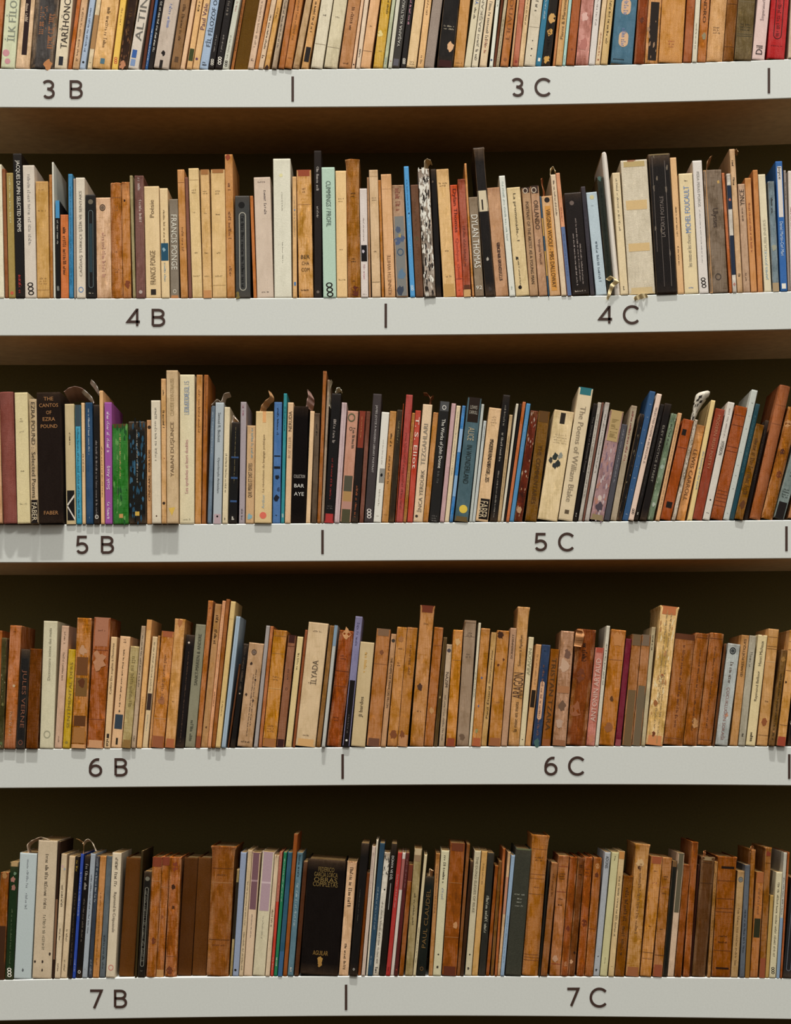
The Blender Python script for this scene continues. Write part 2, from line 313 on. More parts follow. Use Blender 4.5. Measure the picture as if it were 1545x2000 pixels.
R4 = r"""
@ 0 280 4.828 1457
-45 200 -20 42|e4dcc0|p2|cream
17 240 47 80|8c5430|p3|slim brown
58 280 82 148|a08848|p1|olive yellow|s.03,.4,.25,d4cc98 c.5,.96,.25,c05030
120 98 150 234|1a1412|g1|tall black with white capitals and a small red imprint|d.04,.55,.42,W:JACQUES_DUPIN_SELECTED_POEMS s.84,.97,.35,b02018
212 208 236 347|d4c8b8|p1|off-white with black chain logo|s.07,.6,.25,a09890 q.93,K
334 360 350 470|c89c5c|p3|golden tan|z.07,.7,a87c40 z.25,.7,a87c40 z.83,.7,a87c40,3 l.93,a87c40
460 295 472 504|ac7440|p4|slim brown
488 178 506 524|d8d4c4|p0|tall thin white
520 540 528 570|141212|p1|slim black with a bright blue top|b0,.18,3888b8 d.2,.45,.4,b8b4a8:YALNIZLIK q.9,999990
566 672 572 649|c87038|p2|orange|u.15,.75,.4,3c2418:A_fitzgerald
641 290 651 694|4084b0|p3|bright blue|s.1,.9,.25,34647c
692 335 698 720|a09080|p1|slim grey
713 325 722 809|d8ccb8|p1|off-white with slanted grey capitals|u.1,.83,.35,6c6458:CAĞDAŞ_TÜRKÇE_ŞİİR_VE_SENTAKS i.5,.93,.28,5880b0
806 485 813 911|181614|g2|black with an oval outline around its title|o.15,.9,607070 r.38,.62,.28,.75,283c44 c.5,.07,.25,686050 z.95,.5,b0a890
902 512 913 1053|d4ae8c|p5|pinkish tan with a round logo|i.45,.1,.2,4c3c30 c.45,.1,.12,6c5848 s.35,.8,.25,c08c74
1040 370 1055 1158|b4784a|r6|torn brown|s.2,.25,.3,7c4c28 z.6,.4,7c4c28 z.75,.4,7c4c28,2 l.13,8c5830
1145 365 1160 1250|b47a48|p6|brown with a dark round hole|x.35,.16,.13,2c1408 x.6,.88,.4,7c3c18
1221 303 1252 1281|9c9068|p4|slim greenish tan
1266 305 1284 1372|745048|p4|mauve brown|s.2,.4,.3,d0bcb0,.1 s.02,.12,.3,b8a49c c.5,.95,.2,b0a098
1356 405 1376 1518|e0c494|p1|cream with a small black square|u.57,.88,.28,6c5438:FRANCIS_PONGE u.12,.28,.22,6c5438:Poésie r.33,.68,.92,.97,2c2420
@ 300 280 4.828 1457
55 425 75 153|e0c494|p1|cream with a blue sea picture|s.2,.5,.25,8c7450 r.05,.95,.5,.66,1c4c64 x.4,.56,.2,88a8b4 s.68,.85,.25,90a8b0
146 525 158 250|847868|p2|taupe with large white capitals|d.15,.72,.5,d8d4c4:FRANCIS_PONGE i.5,.93,.2,d0c8b8 b.97,1,b87840
221 248 256 328|c48c54|p3|orange tan|s.45,.65,.3,8c5c30 l.1,a46c38
292 320 330 362|7c5040|p2|slim mauve brown
326 235 365 463|dcbe88|p2|first of three alike cream|z.17,.5,8c7048,2 z.34,.4,8c7048 z.65,.35,5c4424 z.83,.7,a08450 l.09,c0a068
438 248 467 552|d4ac74|p3|second of three alike cream|z.17,.6,8c7048,2 z.34,.4,8c7048 z.65,.45,3c2c18 z.83,.7,a08450 b.94,1,c08448 b0,.04,a06830
538 245 556 689|dcb880|p2|third of three alike cream|z.17,.4,8c7048,2 z.35,.5,8c7048 z.65,.35,5c4424 z.83,.7,a08450 b0,.03,a06830 l.9,c09c60
669 105 692 768|c08850|p3|tall tan with frayed brown head|s.2,.26,.3,7c5030 s.4,.6,.35,7c5030 s.78,.86,.3,8c5c34 x.4,.02,.3,903c18
766 498 775 936|3c3c3a|g2|dark grey with an oval outline|o.16,.93,b0ac9c d.2,.9,.2,141414:KENDİNE_AİT_BİR_ODA c.45,.09,.22,181614 x.1,.98,.2,786830
906 495 941 972|bc7034|p2|slim orange
942 320 975 1133|d0bca8|p1|wide pinkish white|z.04,.6,5c4c44 s.11,.32,.15,786c68,.15 z.95,.5,5c5048
1125 145 1139 1304|dcd8c4|p1|tall thick white|s.24,.38,.06,a8a494 s.6,.75,.06,a8a494 c.45,.12,.1,e0d8a0
1306 315 1312 1362|d8ac74|p2|slim peach|s.16,.5,.3,b89870 r.3,.8,.87,.9,4c78a8 r.4,.7,.27,.28,4c78a8
1346 250 1368 1507|cc9c64|p6|stained tan with handwritten black letters|b0,.05,94401c h.68,.6,K:BER h.73,.5,3c2414:CHA h.78,.55,3c2414:COM h.94,.8,3c2414:VEDAT l.27,b07c44 z.15,.25,7c5430,2
@ 600 280 4.828 1450
62 68 66 147|2a201c|p1|tall black brown|d.11,.27,.35,b0a8a0:Simone_Weil s.38,.46,.3,b0a8a0 c.5,.96,.2,6c6058
134 228 151 276|b2ccb8|p0|mint green|d.1,.46,.28,4c5c54:CUMMINGS_/_PROFIL q.94,K
266 260 279 382|e4c088|p1|cream yellow|z.22,.6,8c7044,2 z.62,.4,9c7c4c z.86,.7,a08450
366 145 384 504|a06c38|r6f|brown with a flared torn head|z.25,.4,3c2414,2 z.72,.4,3c2414,2 x.6,.95,.4,5c2410 z.88,.4,5c3414
493 428 507 579|d8ccc4|p1|slim white with a black and white photo|s.27,.48,.2,b0a098 r.1,.9,.52,.67,141010 x.4,.58,.2,c0b8c0 s.7,.83,.25,d098a0 z.97,.5,998c80
562 320 582 608|a8805c|p3|slim brown
567 252 611 699|d4b48c|p2|beige|z.22,.5,7c6444,2 z.64,.4,5c4430 l.88,8c7450 l.05,b89464
668 345 702 728|b87c44|p4|slim mottled brown
693 292 733 833|d8a878|p2|peach tan with capitals at its foot|u.65,.98,.25,7c5434:KENNETH_WHITE l.12,c09060
797 395 840 953|a8886c|p4|tan and grey blue patterned|s.03,.24,.5,8c4c38 b.28,.99,7c7c78 x.4,.4,.25,4c5870 x.3,.5,.3,4c5c7c x.7,.48,.25,4c5c7c i.5,.6,.28,40546c x.5,.8,.4,5c7890 x.4,.94,.35,3c4454 x.5,.45,.15,a89058
909 218 971 1019|4494cc|p0|tall bright blue|s.1,.35,.25,306c98 s.37,.7,.25,8cc0e0 c.6,.36,.15,182030 q.93,d0e0e8
973 392 1023 1098|684630|p3|dark brown with a green ring|i.5,.48,.2,505830 s.1,.9,.2,785840
1041 248 1104 1213|988c80|p9|black and white distressed|k0,1,dcd8cc,110 k0,.4,e0dcd0,60 k0,1,241c18,60 r0,.12,.2,1,1a1410
1161 242 1215 1282|140e0c|p3|creased glossy black|x.3,.1,.2,5c4c40
1212 243 1285 1404|d8b078|p3|golden tan|z.11,.7,8c6c40,2 z.64,.35,6c5030 z.84,.6,8c6c40 b.9,1,c09450
1346 392 1408 1477|cc5c3c|p3|red orange|d.03,.43,.5,501c18:Dylan_Thomas d.47,.85,.4,a03c28:Quelque_chose l.84,7c2c1c z.94,.4,501c14
@ 900 280 4.828 1442
-31 338 27 103|a05844|p5|worn reddish brown|s.4,.75,.3,7c3c30 b.9,.94,5c3018 b.94,1,c89c60
32 188 107 134|c48a54|p5|slim tan with a peeling edge
69 508 136 229|8a7862|p3|taupe with large white capitals and number|d.17,.72,.55,dcd8cc:DYLAN_THOMAS h.91,.7,d8d4c8:92
121 40 233 328|1a120e|g6f|tall black torn with a cream label|b.29,.43,d0c0a0 r.35,.5,.35,.42,201814 x.5,.75,.15,b0a89c x.5,.95,.2,3c3430
246 418 330 453|bc906c|p3|tan with blocky black lettering|d.5,.86,.22,3c2824:VIRGINIA_WOOLF,-.15 d.5,.86,.22,3c2824:GECE_VE_GUNDUZ,.2
358 305 459 517|d8d8cc|p0|tall off-white|u.05,.55,.3,a0b0a8:AYAZ_MERDİVEN_KIRK s.92,.95,.2,90a098
432 418 522 649|d8c090|p2|cream with a feather drawing|d.05,.5,.2,2c2418:La_promenade,-.1 x.3,.65,.12,2c2820 s.65,.9,.1,383028,-.1 c.35,.92,.14,K
572 418 651 736|b08c68|p3|tan with round logo at its head|b0,.05,3c2820 i.4,.03,.3,c0b098 d.12,.9,.28,2c1c14:PORTRAIT_OF_THE_ARTIST_AS_A_YOUNG_MAN
652 400 738 820|b89070|p3|tan with black slab capitals|b0,.07,3c2820 i.4,.04,.3,c0b098 d.13,.4,.4,2c1c14:ORLANDO d.48,.72,.3,5c3c30:Virginia_Woolf
743 500 822 836|3c5870|p2|slim blue and yellow|b.55,.8,c89838 b.22,.4,c89840
758 498 838 944|d0a474|p2|tan with an orange oval title band|c.5,.04,.25,2c2420 r.22,.75,.1,.95,cc8c30 d.12,.93,.3,3c2414:VIRGINIA_WOOLF_-_MRS_DALLOWAY
843 295 948 1003|d8c0a0|p1|pinkish cream|d.05,.35,.3,5c4c40:RENÉ_CHAR_LE_TEMPS
893 278 1005 1045|d4946c|p2|slim orange over blue|b.44,1,586c94 u.28,.4,.3,a05438:KIŞ s.5,.85,.4,4c5c80
972 470 1051 1215|1c100c|g3|wide glossy black with lines of small white lettering|c.4,.1,.13,6c5c54 s.4,.9,.08,b8a8a0,-.15 s.25,.88,.08,a89890,.05 s.5,.9,.08,a89890,.2 z.96,.8,c0b0a0
1131 405 1222 1270|38343a|p3|slim charcoal|s.1,.9,.2,54505c
1179 460 1276 1380|b4c4cc|p1|pale blue|c.5,.05,.2,c8c090 z.13,.3,88949c u.48,.88,.22,5c6c78:GECEYARISI_İNANCI
1279 310 1386 1450|242c22|g5|taped dark green|x.4,.02,.3,4c6860 s.1,.9,.2,141a14
1325 75 1455 1507|dcd4c8|m0|bulging tall white
@ 1200 280 4.478 1312
-20 258 54 123|dcc8a0|p1|cream with slanted grey capitals|u.05,.48,.25,8c8068:QUARANTE_SONNETS_GRECS_... s.93,.97,.25,4c4438
54 150 127 360|d0c4ac|g2|taped wide white|b.01,.05,b8a068 b.3,.37,d0b078 b.62,.68,d0b078 b.95,1,c8b080 s.0,.01,.5,9c4c24
297 100 368 549|160c08|g4|wide creased black|u.3,.6,.13,7c7068:LA_CARTE_POSTALE k0,1,6c6050,8 s.05,.95,.02,8c8078,.25 s.02,.7,.02,7c7068,-.35 s.5,.95,.02,7c7068,-.1 b0,.01,806c48
484 125 553 611|dcb07c|p1|peach tan|u.36,.58,.2,3c2c1c:L'été_aux_mots_or u.65,.79,.2,3c2c1c:René_Fransk
561 265 615 737|e0cca0|p1|cream with blue capitals|u.1,.5,.3,4c7cb8:MICHEL_FOUCAULT u.5,.78,.22,8c8474:les_mots_et_les_choses z.06,.3,6c6050 z.95,.5,4c7cb8
681 152 743 827|d8d0c8|p0|tall greyish white with black chain logo|d.08,.35,.22,8c8880:PERA_PERAS_POROS s.37,.78,.12,b0aca8 q.92,K
776 235 836 1000|786858|p7|greyish brown with torn edges|r0,.15,0,1,b88854 d.31,.47,.3,3c302c:Ulysses i.5,.87,.17,4c4038 x.8,.1,.08,c09850
937 258 1006 1032|b4683c|p3|slim rust
977 265 1033 1073|c8c0b4|p4|slim white and navy patterned|b.1,.3,202c40 b.52,.85,202c40 x.5,.22,.3,c06848 x.5,.93,.3,b07868
1003 50 1075 1125|c8a47c|p3|tall tan with black slanted lettering|s.08,.12,.4,3c2c24 s.2,.26,.4,K s.87,.89,.4,K
1079 355 1128 1192|b8987c|p3|greyish tan|u.05,.2,.5,3c2c24:YNCE s.22,.36,.3,6c5440 s.82,.9,.2,6c5440
1139 303 1195 1250|c88c54|p2|orange tan|s.22,.66,.3,a05838
1209 232 1256 1310|c08048|p2|brown orange
1256 270 1313 1378|dcd0b0|p1|off-white with pale blue and grey capitals|u.65,.9,.3,7ca0b4:JAMES_JOYCE u.38,.65,.3,b0a890:DUBLINERS
1339 332 1385 1444|78868c|p6|mottled blue grey|s.15,.3,.3,383430 x.5,.6,.4,9c9c88 b.92,1,a8906c
1406 158 1453 1515|2c62a4|p1|tall royal blue with a white label|r.2,.85,.04,.43,d4ccc4 d.04,.14,.4,K:Joyce d.46,.73,.35,c0d0e0:Daniel_Martin-Carl_Mari r.2,.8,.94,.98,W
1480 235 1519 1540|94867c|p1|slim grey|s.1,.25,.4,383028
1518 240 1543 1580|d8ccc0|p1|off-white at the shelf end|s.3,.6,.3,a05040
"""
R5 = r"""
@ 0 715 4.828 1490
-70 420 -45 42|d0a47c|p3|tan
7 255 46 172|84483e|r2|tall round-backed maroon
149 262 176 300|d8c898|p1|cream|z.2,.3,7c7050,2 z.3,.4,c0b088 z.6,.35,5c5038 z.85,.7,a89c74
286 325 304 382|c0a884|p3|tan with black slanted lettering and a white-on-black imprint|d.02,.4,.4,2c241c:EZRA_POUND_: d.42,.8,.4,2c241c:Selected_Poems b.81,1,1c1410 d.83,.98,.5,d0c0a0:FABER
357 262 386 610|281c16|c2|thick black brown with gold capitals|h.05,.4,a87440:THE h.1,.8,a87440:CANTOS h.155,.22,a87440:OF h.205,.52,a87440:EZRA h.26,.7,a87440:POUND h.92,.6,a87440:FABER
609 360 628 720|c8b488|p1|beige with a black and white angular foot|b.72,.97,181412 j d.24,.34,.15,3c3020:Miroir
710 370 724 774|4098b4|p2|slim cyan|b0,.18,384850 s.2,.95,.4,2c6478
766 350 778 812|dcb888|p1|slim cream|u.42,.57,.4,6c4c34:LOUVRE
806 348 816 884|284868|p2|navy blue|d.05,.43,.25,a8b4bc:Umberto_Eco_Hölderlin s.94,.96,.2,90a0b0
883 370 888 950|16100e|g2|black with white lettering|s.3,.95,.3,8c8480 i.5,.94,.3,W
938 235 953 990|dcac74|p1|peach|u.42,.8,.3,5c3c24:José_Ángel_Valente
986 345 993 1064|984c98|p0|purple with white lettering|u.08,.42,.4,e0d0dc:Kathleen_Jamie u.52,.72,.4,e0d0dc:Sıcak_Ateş u.82,.96,.4,e0d0dc:Metis
1060 550 1068 1217|347430|p5|green speckled|s.1,.55,.1,c0a860 r.4,.65,.9,.94,c08c48 b0,.04,503c18 k0,1,184c20,14 k0,1,5c9448,10 s.2,.9,.05,80a060,-.2
1214 525 1221 1382|14140f|g6|black flecked with blue|k0,1,1c4860,45 k.2,1,2c5c78,16 k0,1,0c0c0a,14 r.35,.6,.88,.92,c8a030 s.08,.6,.08,b0a898
1383 510 1386 1438|cc9c6c|p3|slim tan with black capitals|c.5,.07,.35,3c2c20 u.28,.5,.35,3c2418:POUR_A_FORE u.53,.78,.35,3c2418:CENDRARS
1431 335 1440 1529|d8ccb4|p1|off-white|d.06,.5,.25,9c9484:Dino_Buzzati_Uzaktaki_Anlamlar c.5,.94,.08,N
@ 300 715 4.828 1485
76 130 82 129|d4a874|p3|slim tan|s.08,.12,.3,K s.22,.34,.4,K c.5,.86,.3,3c2c20 x.6,.55,.1,903010
126 52 131 241|ccb088|p2|tall tan with large capitals and a small yellow triangle|u.33,.7,.35,6c5438:YABAN_DÜŞÜNCE u.05,.3,.25,a0885c:CLAUDE_LEVI-STRAUSS y.92,d8b040
247 82 245 385|dcd0ac|p1|wide cream with blue and red lettering|u.08,.25,.3,8c98a8:CLAUDE,-.2 u.04,.27,.3,8c98a8:LEVI-STRAUSS,.15 u.43,.8,.22,b07078:Les_symboles_et_leurs_doubles z.97,.6,9c9474
403 82 388 447|c48c50|p3|tan orange|s.1,.4,.3,8c5c30
475 82 452 493|a0622f|p3|brown|s.05,.4,.3,7c4820
542 375 505 553|6c7c8c|p3|grey blue and black|r0,.25,0,1,181414 s.05,.4,.3,acb8c0
583 345 558 640|acb4b8|p0|pale blue grey|d.08,.33,.25,4c5458:Samuel_R._Beckett d.45,.75,.25,4c5458:Oyunlarıyla_Anlatıları b.92,1,b49ca0 c.5,.94,.12,K
668 388 646 700|dccca8|p1|off-white cream|u.4,.73,.3,7c745c:PIERRE_MICHON s.95,.97,.3,K
738 530 707 800|121010|g3|black with blue streaks|s.05,.6,.1,887850 r.05,.95,.34,.355,2c4c78 r.1,.9,.54,.56,2c4c78 r.1,.9,.77,.79,2c4c78 s.93,.96,.3,W
820 338 803 860|a4989c|p1|slim greyish mauve|s.03,.12,.4,a06878 s.88,.97,.3,4c4448
882 562 866 947|c8a478|p2|tan with black capitals and blue smudges|u.38,.74,.4,201814:QUE_PERES_ET_DIST_DITES s.03,.35,.25,7c9ca0,.15 x.5,.93,.3,80a8b0
966 432 951 1114|d8bc88|p1|wide cream with a coral dot|u.2,.73,.13,7c6444:La_révolution_du_langage_poétique u.74,.87,.12,90a8b0:Arthur c.5,.93,.2,d86048 r.4,.6,0,.1,dca060
1137 340 1119 1194|4870a4|p2|blue with black brush strokes|s.05,.27,.25,24344c r.1,1,.44,.45,141820 r.0,.9,.53,.55,141820 x.5,.62,.3,181c28 x.7,.72,.25,2c4468 x.5,.79,.35,181c28 s.93,.95,.3,K
1226 258 1199 1232|2c8890|p1|slim tall teal|s.1,.3,.3,184c54 q.94,c0d0c8
1266 345 1236 1292|d8b48c|p1|peach cream|u.07,.24,.45,3c2c20:NERUDA u.28,.46,.35,a08464:BUZ_ELLER
1326 380 1296 1430|140c0a|c2|thick black with white letters near its foot|h.6,.8,a8a098:COLLECTION h.68,.7,d0ccc4:BAR h.75,.7,d0ccc4:AYE
1476 425 1434 1479|e0bc90|p1|slim peach cream
@ 600 715 4.828 1478
70 445 39 89|5c4c3c|p4|dark taupe|s.1,.2,.3,302820
150 48 93 128|9c6030|p4|tall slim rust brown
191 130 131 156|988470|p5|peeled tall slim grey
232 260 159 250|120c0c|g2|black with red lettering and a red foot|s.2,.4,.3,9c9088 s.5,.82,.2,901c18 z.87,.6,5c5450,2 b.93,1,a81c18
326 345 254 305|c4acac|p2|pinkish white striped|s.0,1,.05,6c4448,.1
382 425 309 411|c08c74|p2|patchwork pink and green|b.58,.72,504c3c b.72,.81,a88048 b.81,.88,b08070 b.88,1,4c4830 i.4,.06,.35,5c5c40 s.15,.35,.25,5c5044,.2 i.4,.16,.15,3c3828
490 425 414 487|1e120e|g3|dark brown with a rust top|b0,.33,802c10 s.05,.25,.2,b07040 u.67,.96,.3,984c20:ALFRED_CAPUS
558 425 489 530|74483a|p4|slim mauve brown
622 262 537 620|3c3434|p1|tall dark grey brown with white chain logo|d.08,.62,.22,b8b0ac:JAMES_JOYCE_A_MODERN_LIBRARY_PORTRAIT q.93,d8d0c8
703 435 623 697|dcd8cc|p0|white with a small photograph|s.25,.48,.15,c0b8ac r.3,1,.51,.64,8c8880 x.6,.57,.2,141414 s.7,.85,.2,c0b8a8 z.94,.4,988c80
781 425 701 765|bc8850|p3|tan|s.2,.32,.3,K s.4,.65,.3,5c3c20 z.93,.6,4c2c14
849 412 769 826|3c3020|p5|dark olive brown|s.1,.3,.3,8c7c58
905 352 829 836|a84c28|p3|thin rust
933 270 838 903|a84840|p3|tall red|s.3,.9,.3,8c342c
988 440 905 938|ac7840|p4|slim tan brown|s.1,.9,.3,8c5c2c
1021 418 941 995|b84430|p2|red and white with bold white lettering|d.02,.56,.5,e0d0c0:T._S._Eliot_|_Cocktail d.58,.78,.5,e0d0c0:Party b.8,1,181210 d.82,.99,.5,d8ccb8:FABER
1092 362 999 1090|dcc09c|p1|cream with large grey capitals|u.16,.52,.35,7c7468:TEZGAHLARI_ u.55,.92,.4,5c5448:İNCA_YERDÜRK c.3,.95,.15,3c3028
1190 435 1091 1144|b88048|p4|tan brown
1250 335 1148 1244|262422|p1|charcoal with white script|r.1,.95,.0,.08,4c4c4c i.5,.05,.2,d0ccc4 d.14,.56,.35,dcd8cc:The_Works_of_John_Donne s.58,.68,.2,60605c z.95,.6,6c6864,3
1363 350 1249 1292|c09c9c|p2|slim pink
1409 370 1295 1337|d8c4a0|p1|slim cream|s.05,.6,.25,a89c84
1464 370 1340 1374|4880b8|p4|slim patterned blue|b.2,.4,88acd0 b.6,.78,7ca4c8
@ 900 715 4.828 1468
68 298 -63 75|486068|p3|grey teal with a dark brown head and a yellow dot|b0,.2,241810 h.08,.5,a8a090:LEWIS h.12,.6,a8a090:CARROLL d.24,.35,.35,b0a080:ALICE d.38,.7,.3,1c2420:IN_WONDERLAND c.55,.9,.3,d8b830 b.96,1,64502c
195 355 78 106|b8bcb4|p1|slim greenish grey
215 512 107 136|bcc0bc|p1|shorter greenish grey|s.05,.2,.2,3c3c38
268 395 139 270|d8b488|p2|peach with black capitals and a white-on-black imprint|d.28,.65,.28,2c2018:FABER_BOOK_OF,.22 d.27,.66,.28,2c2018:MODERN_VERSE,-.15 z.08,.5,b09068,3 z.15,.4,c0a074 r.2,.95,.8,.98,1c1410 d.82,.97,.5,c8b490:FABER
400 270 273 342|140e0c|g3|black with white lettering|d.08,.25,.25,8c8478:JANE_RULE d.3,.52,.3,9c9488:Lost_Heritage s.6,.97,.2,8c8478
459 455 344 377|b89c74|p3|slim beige|s.2,.8,.3,988058
523 348 379 403|d0c8b4|p1|slim off-white
558 345 404 424|181414|p1|thin black
585 330 425 456|b8683c|p3|slim rust
621 345 459 500|4884b0|p1|slim sky blue|s.1,.4,.3,88b0cc
660 415 503 600|5c2414|p9|torn dark red|k0,1,b08c68,16 k0,.3,a89080,10 x.4,.9,.35,b08860 x.5,.55,.15,a89080
722 425 605 713|745020|c4|brown gold|d.3,.85,.3,4c3014:THE_COMMENTARIES b0,.1,5c3c14
884 425 722 910|dcc498|p3|wide cream with a grey flower drawing|r.35,.6,.02,.12,2c241c z.22,.7,c0a87c,4 x.4,.42,.15,2c3430 x.2,.46,.12,3c3c38 x.6,.48,.15,2c302c x.45,.5,.14,303434 x.65,.41,.13,8c8c80
1117 200 918 1055|d8c4a0|p1|tall cream with a teal head band|b0,.055,246c74 d.13,.87,.3,8c7c64:The_Poems_of_William_Blake r.35,.65,.92,.95,5c4c38
1256 340 1058 1105|160e0c|p1|black|d.1,.6,.3,706860:The_Works_of_Romantic_Poetry s.93,.96,.2,W
1298 330 1107 1145|b4aca0|p3|slim off-white grey|s.1,.8,.3,7c7468
1335 330 1146 1165|70483a|p2|thin brown
1367 330 1166 1210|b8b0a8|p3|slim grey white|s.1,.6,.3,7c7468
1415 415 1216 1345|9c7c7c|p5|pink and mauve mosaic with a tan head|b0,.28,b09460 k.3,1,ac7460,16 k.3,1,7c6474,22 k.35,1,b8a8a8,14 x.4,.8,.2,c8b4a8 x.5,.88,.3,4c4048 s.08,.25,.5,8c7444 b.95,1,8c7854
1523 540 1349 1403|48464c|p1|dark grey|d.05,.6,.25,8c8c90:House_of_Leaves_II
@ 1200 715 4.478 1352
151 335 -36 18|a89880|p3|beige with red lettering|d.05,.48,.35,883834:THE_LAUGH_MASTERCLASS
226 400 20 62|16100e|p8|ragged black|k0,1,8c7c58,8 k0,1,3c3430,16
316 200 68 120|2c5078|p1|tall navy blue with small white marks|z.1,.3,b0bcc8 z.2,.3,b0bcc8 z.3,.3,b0bcc8 z.4,.3,b0bcc8 z.5,.3,b0bcc8 z.58,.3,b0bcc8 z.67,.3,b0bcc8 z.76,.3,b0bcc8 z.95,.3,b0bcc8
375 225 121 166|dcc0ac|p0|tall pinkish white|d.1,.56,.3,6c5c58:SELECTED_POEMS_A_BILINGUAL_E. q.93,K
408 315 172 215|1a1412|p2|narrower black|s.1,.8,.3,4c4440 s.93,.95,.3,W
445 315 218 280|1a110e|p3|dark brown black|d.18,.68,.22,8c8478:ELEY_PRACTICE_STREET
498 400 283 340|74846c|p7|mottled grey green|k0,1,a0a890,16 k0,1,5c6c5c,14 x.5,.5,.3,98a898 x.5,.85,.3,a8b0a0 s.1,.3,.3,3c3c34
561 395 359 395|d0a070|p2|slim peach tan|s.1,.9,.3,9c7850
607 455 399 495|984a20|p4|red brown with small black squares|r.15,.55,.1,.16,1c1410 r.25,.8,.82,.88,1c1410 l.28,6c2c14
705 450 500 541|b4a898|p9|slim black and white speckled with a curled head|k0,.7,2c2420,34 k0,1,e0dcd0,24
727 500 545 635|d4985f|p4|peach orange with black capitals|d.25,.8,.35,6c4424:LEWIS_CARROLL l.1,b88048
851 283 641 681|dcc080|p0|tall slim yellow|d.42,.75,.5,7c8ca0:the_hunting_of_the_snark
892 362 684 766|8c3c24|p2|red brown|d.05,.55,.25,b07450:MODERN_IRISH_POETRY s.6,.8,.1,a86448
998 300 771 832|d0c8bc|p1|off-white grey|d.33,.45,.4,4c4440:HYPERION s.05,.3,.3,b8aca4 c.5,.83,.12,K z.94,.5,K
1066 340 839 944|98502a|c3|red brown with dark rules|l.08,5c2810 l.17,5c2810 l.36,5c2810 l.4,5c2810 l.75,6c3418 l.78,6c3418 l.81,6c3418 l.84,6c3418 l.88,6c3418
1209 188 950 1004|bcc0b8|p0|tall pale grey green|z.1,.3,4c4c48 z.2,.2,8c9088 z.3,.2,8c9088 z.4,.2,8c9088 z.48,.3,8c9088 z.58,.3,4c4c48 z.66,.3,4c4c48 z.76,.2,6c706c z.95,.2,6c706c
1243 310 1006 1046|18404a|p2|slim dark teal|s.1,.6,.3,4c6c70
1243 500 1050 1130|7c5426|c6|worn brown gold|d.15,.75,.5,583814:RAMAZANOGLU x.5,.85,.4,5c3414
1327 458 1131 1166|201410|p3|slim black brown|s.1,.6,.3,54402c
1456 150 1182 1276|985830|r3|tall orange brown leather|l.15,7c4420 l.29,7c4420
1530 345 1284 1384|98602f|r7|mottled brown|x.4,.4,.25,4c2410 x.6,.6,.3,6c3414 x.3,.15,.3,b07c48 l.15,5c3014
1600 600 1390 1510|74807c|p4|grey green with a black foot picture|b.8,1,1c1614 z.65,.7,2c302c,4 s.05,.5,.2,485450
1680 640 1518 1600|a8744c|p3|tan at the shelf end
"""
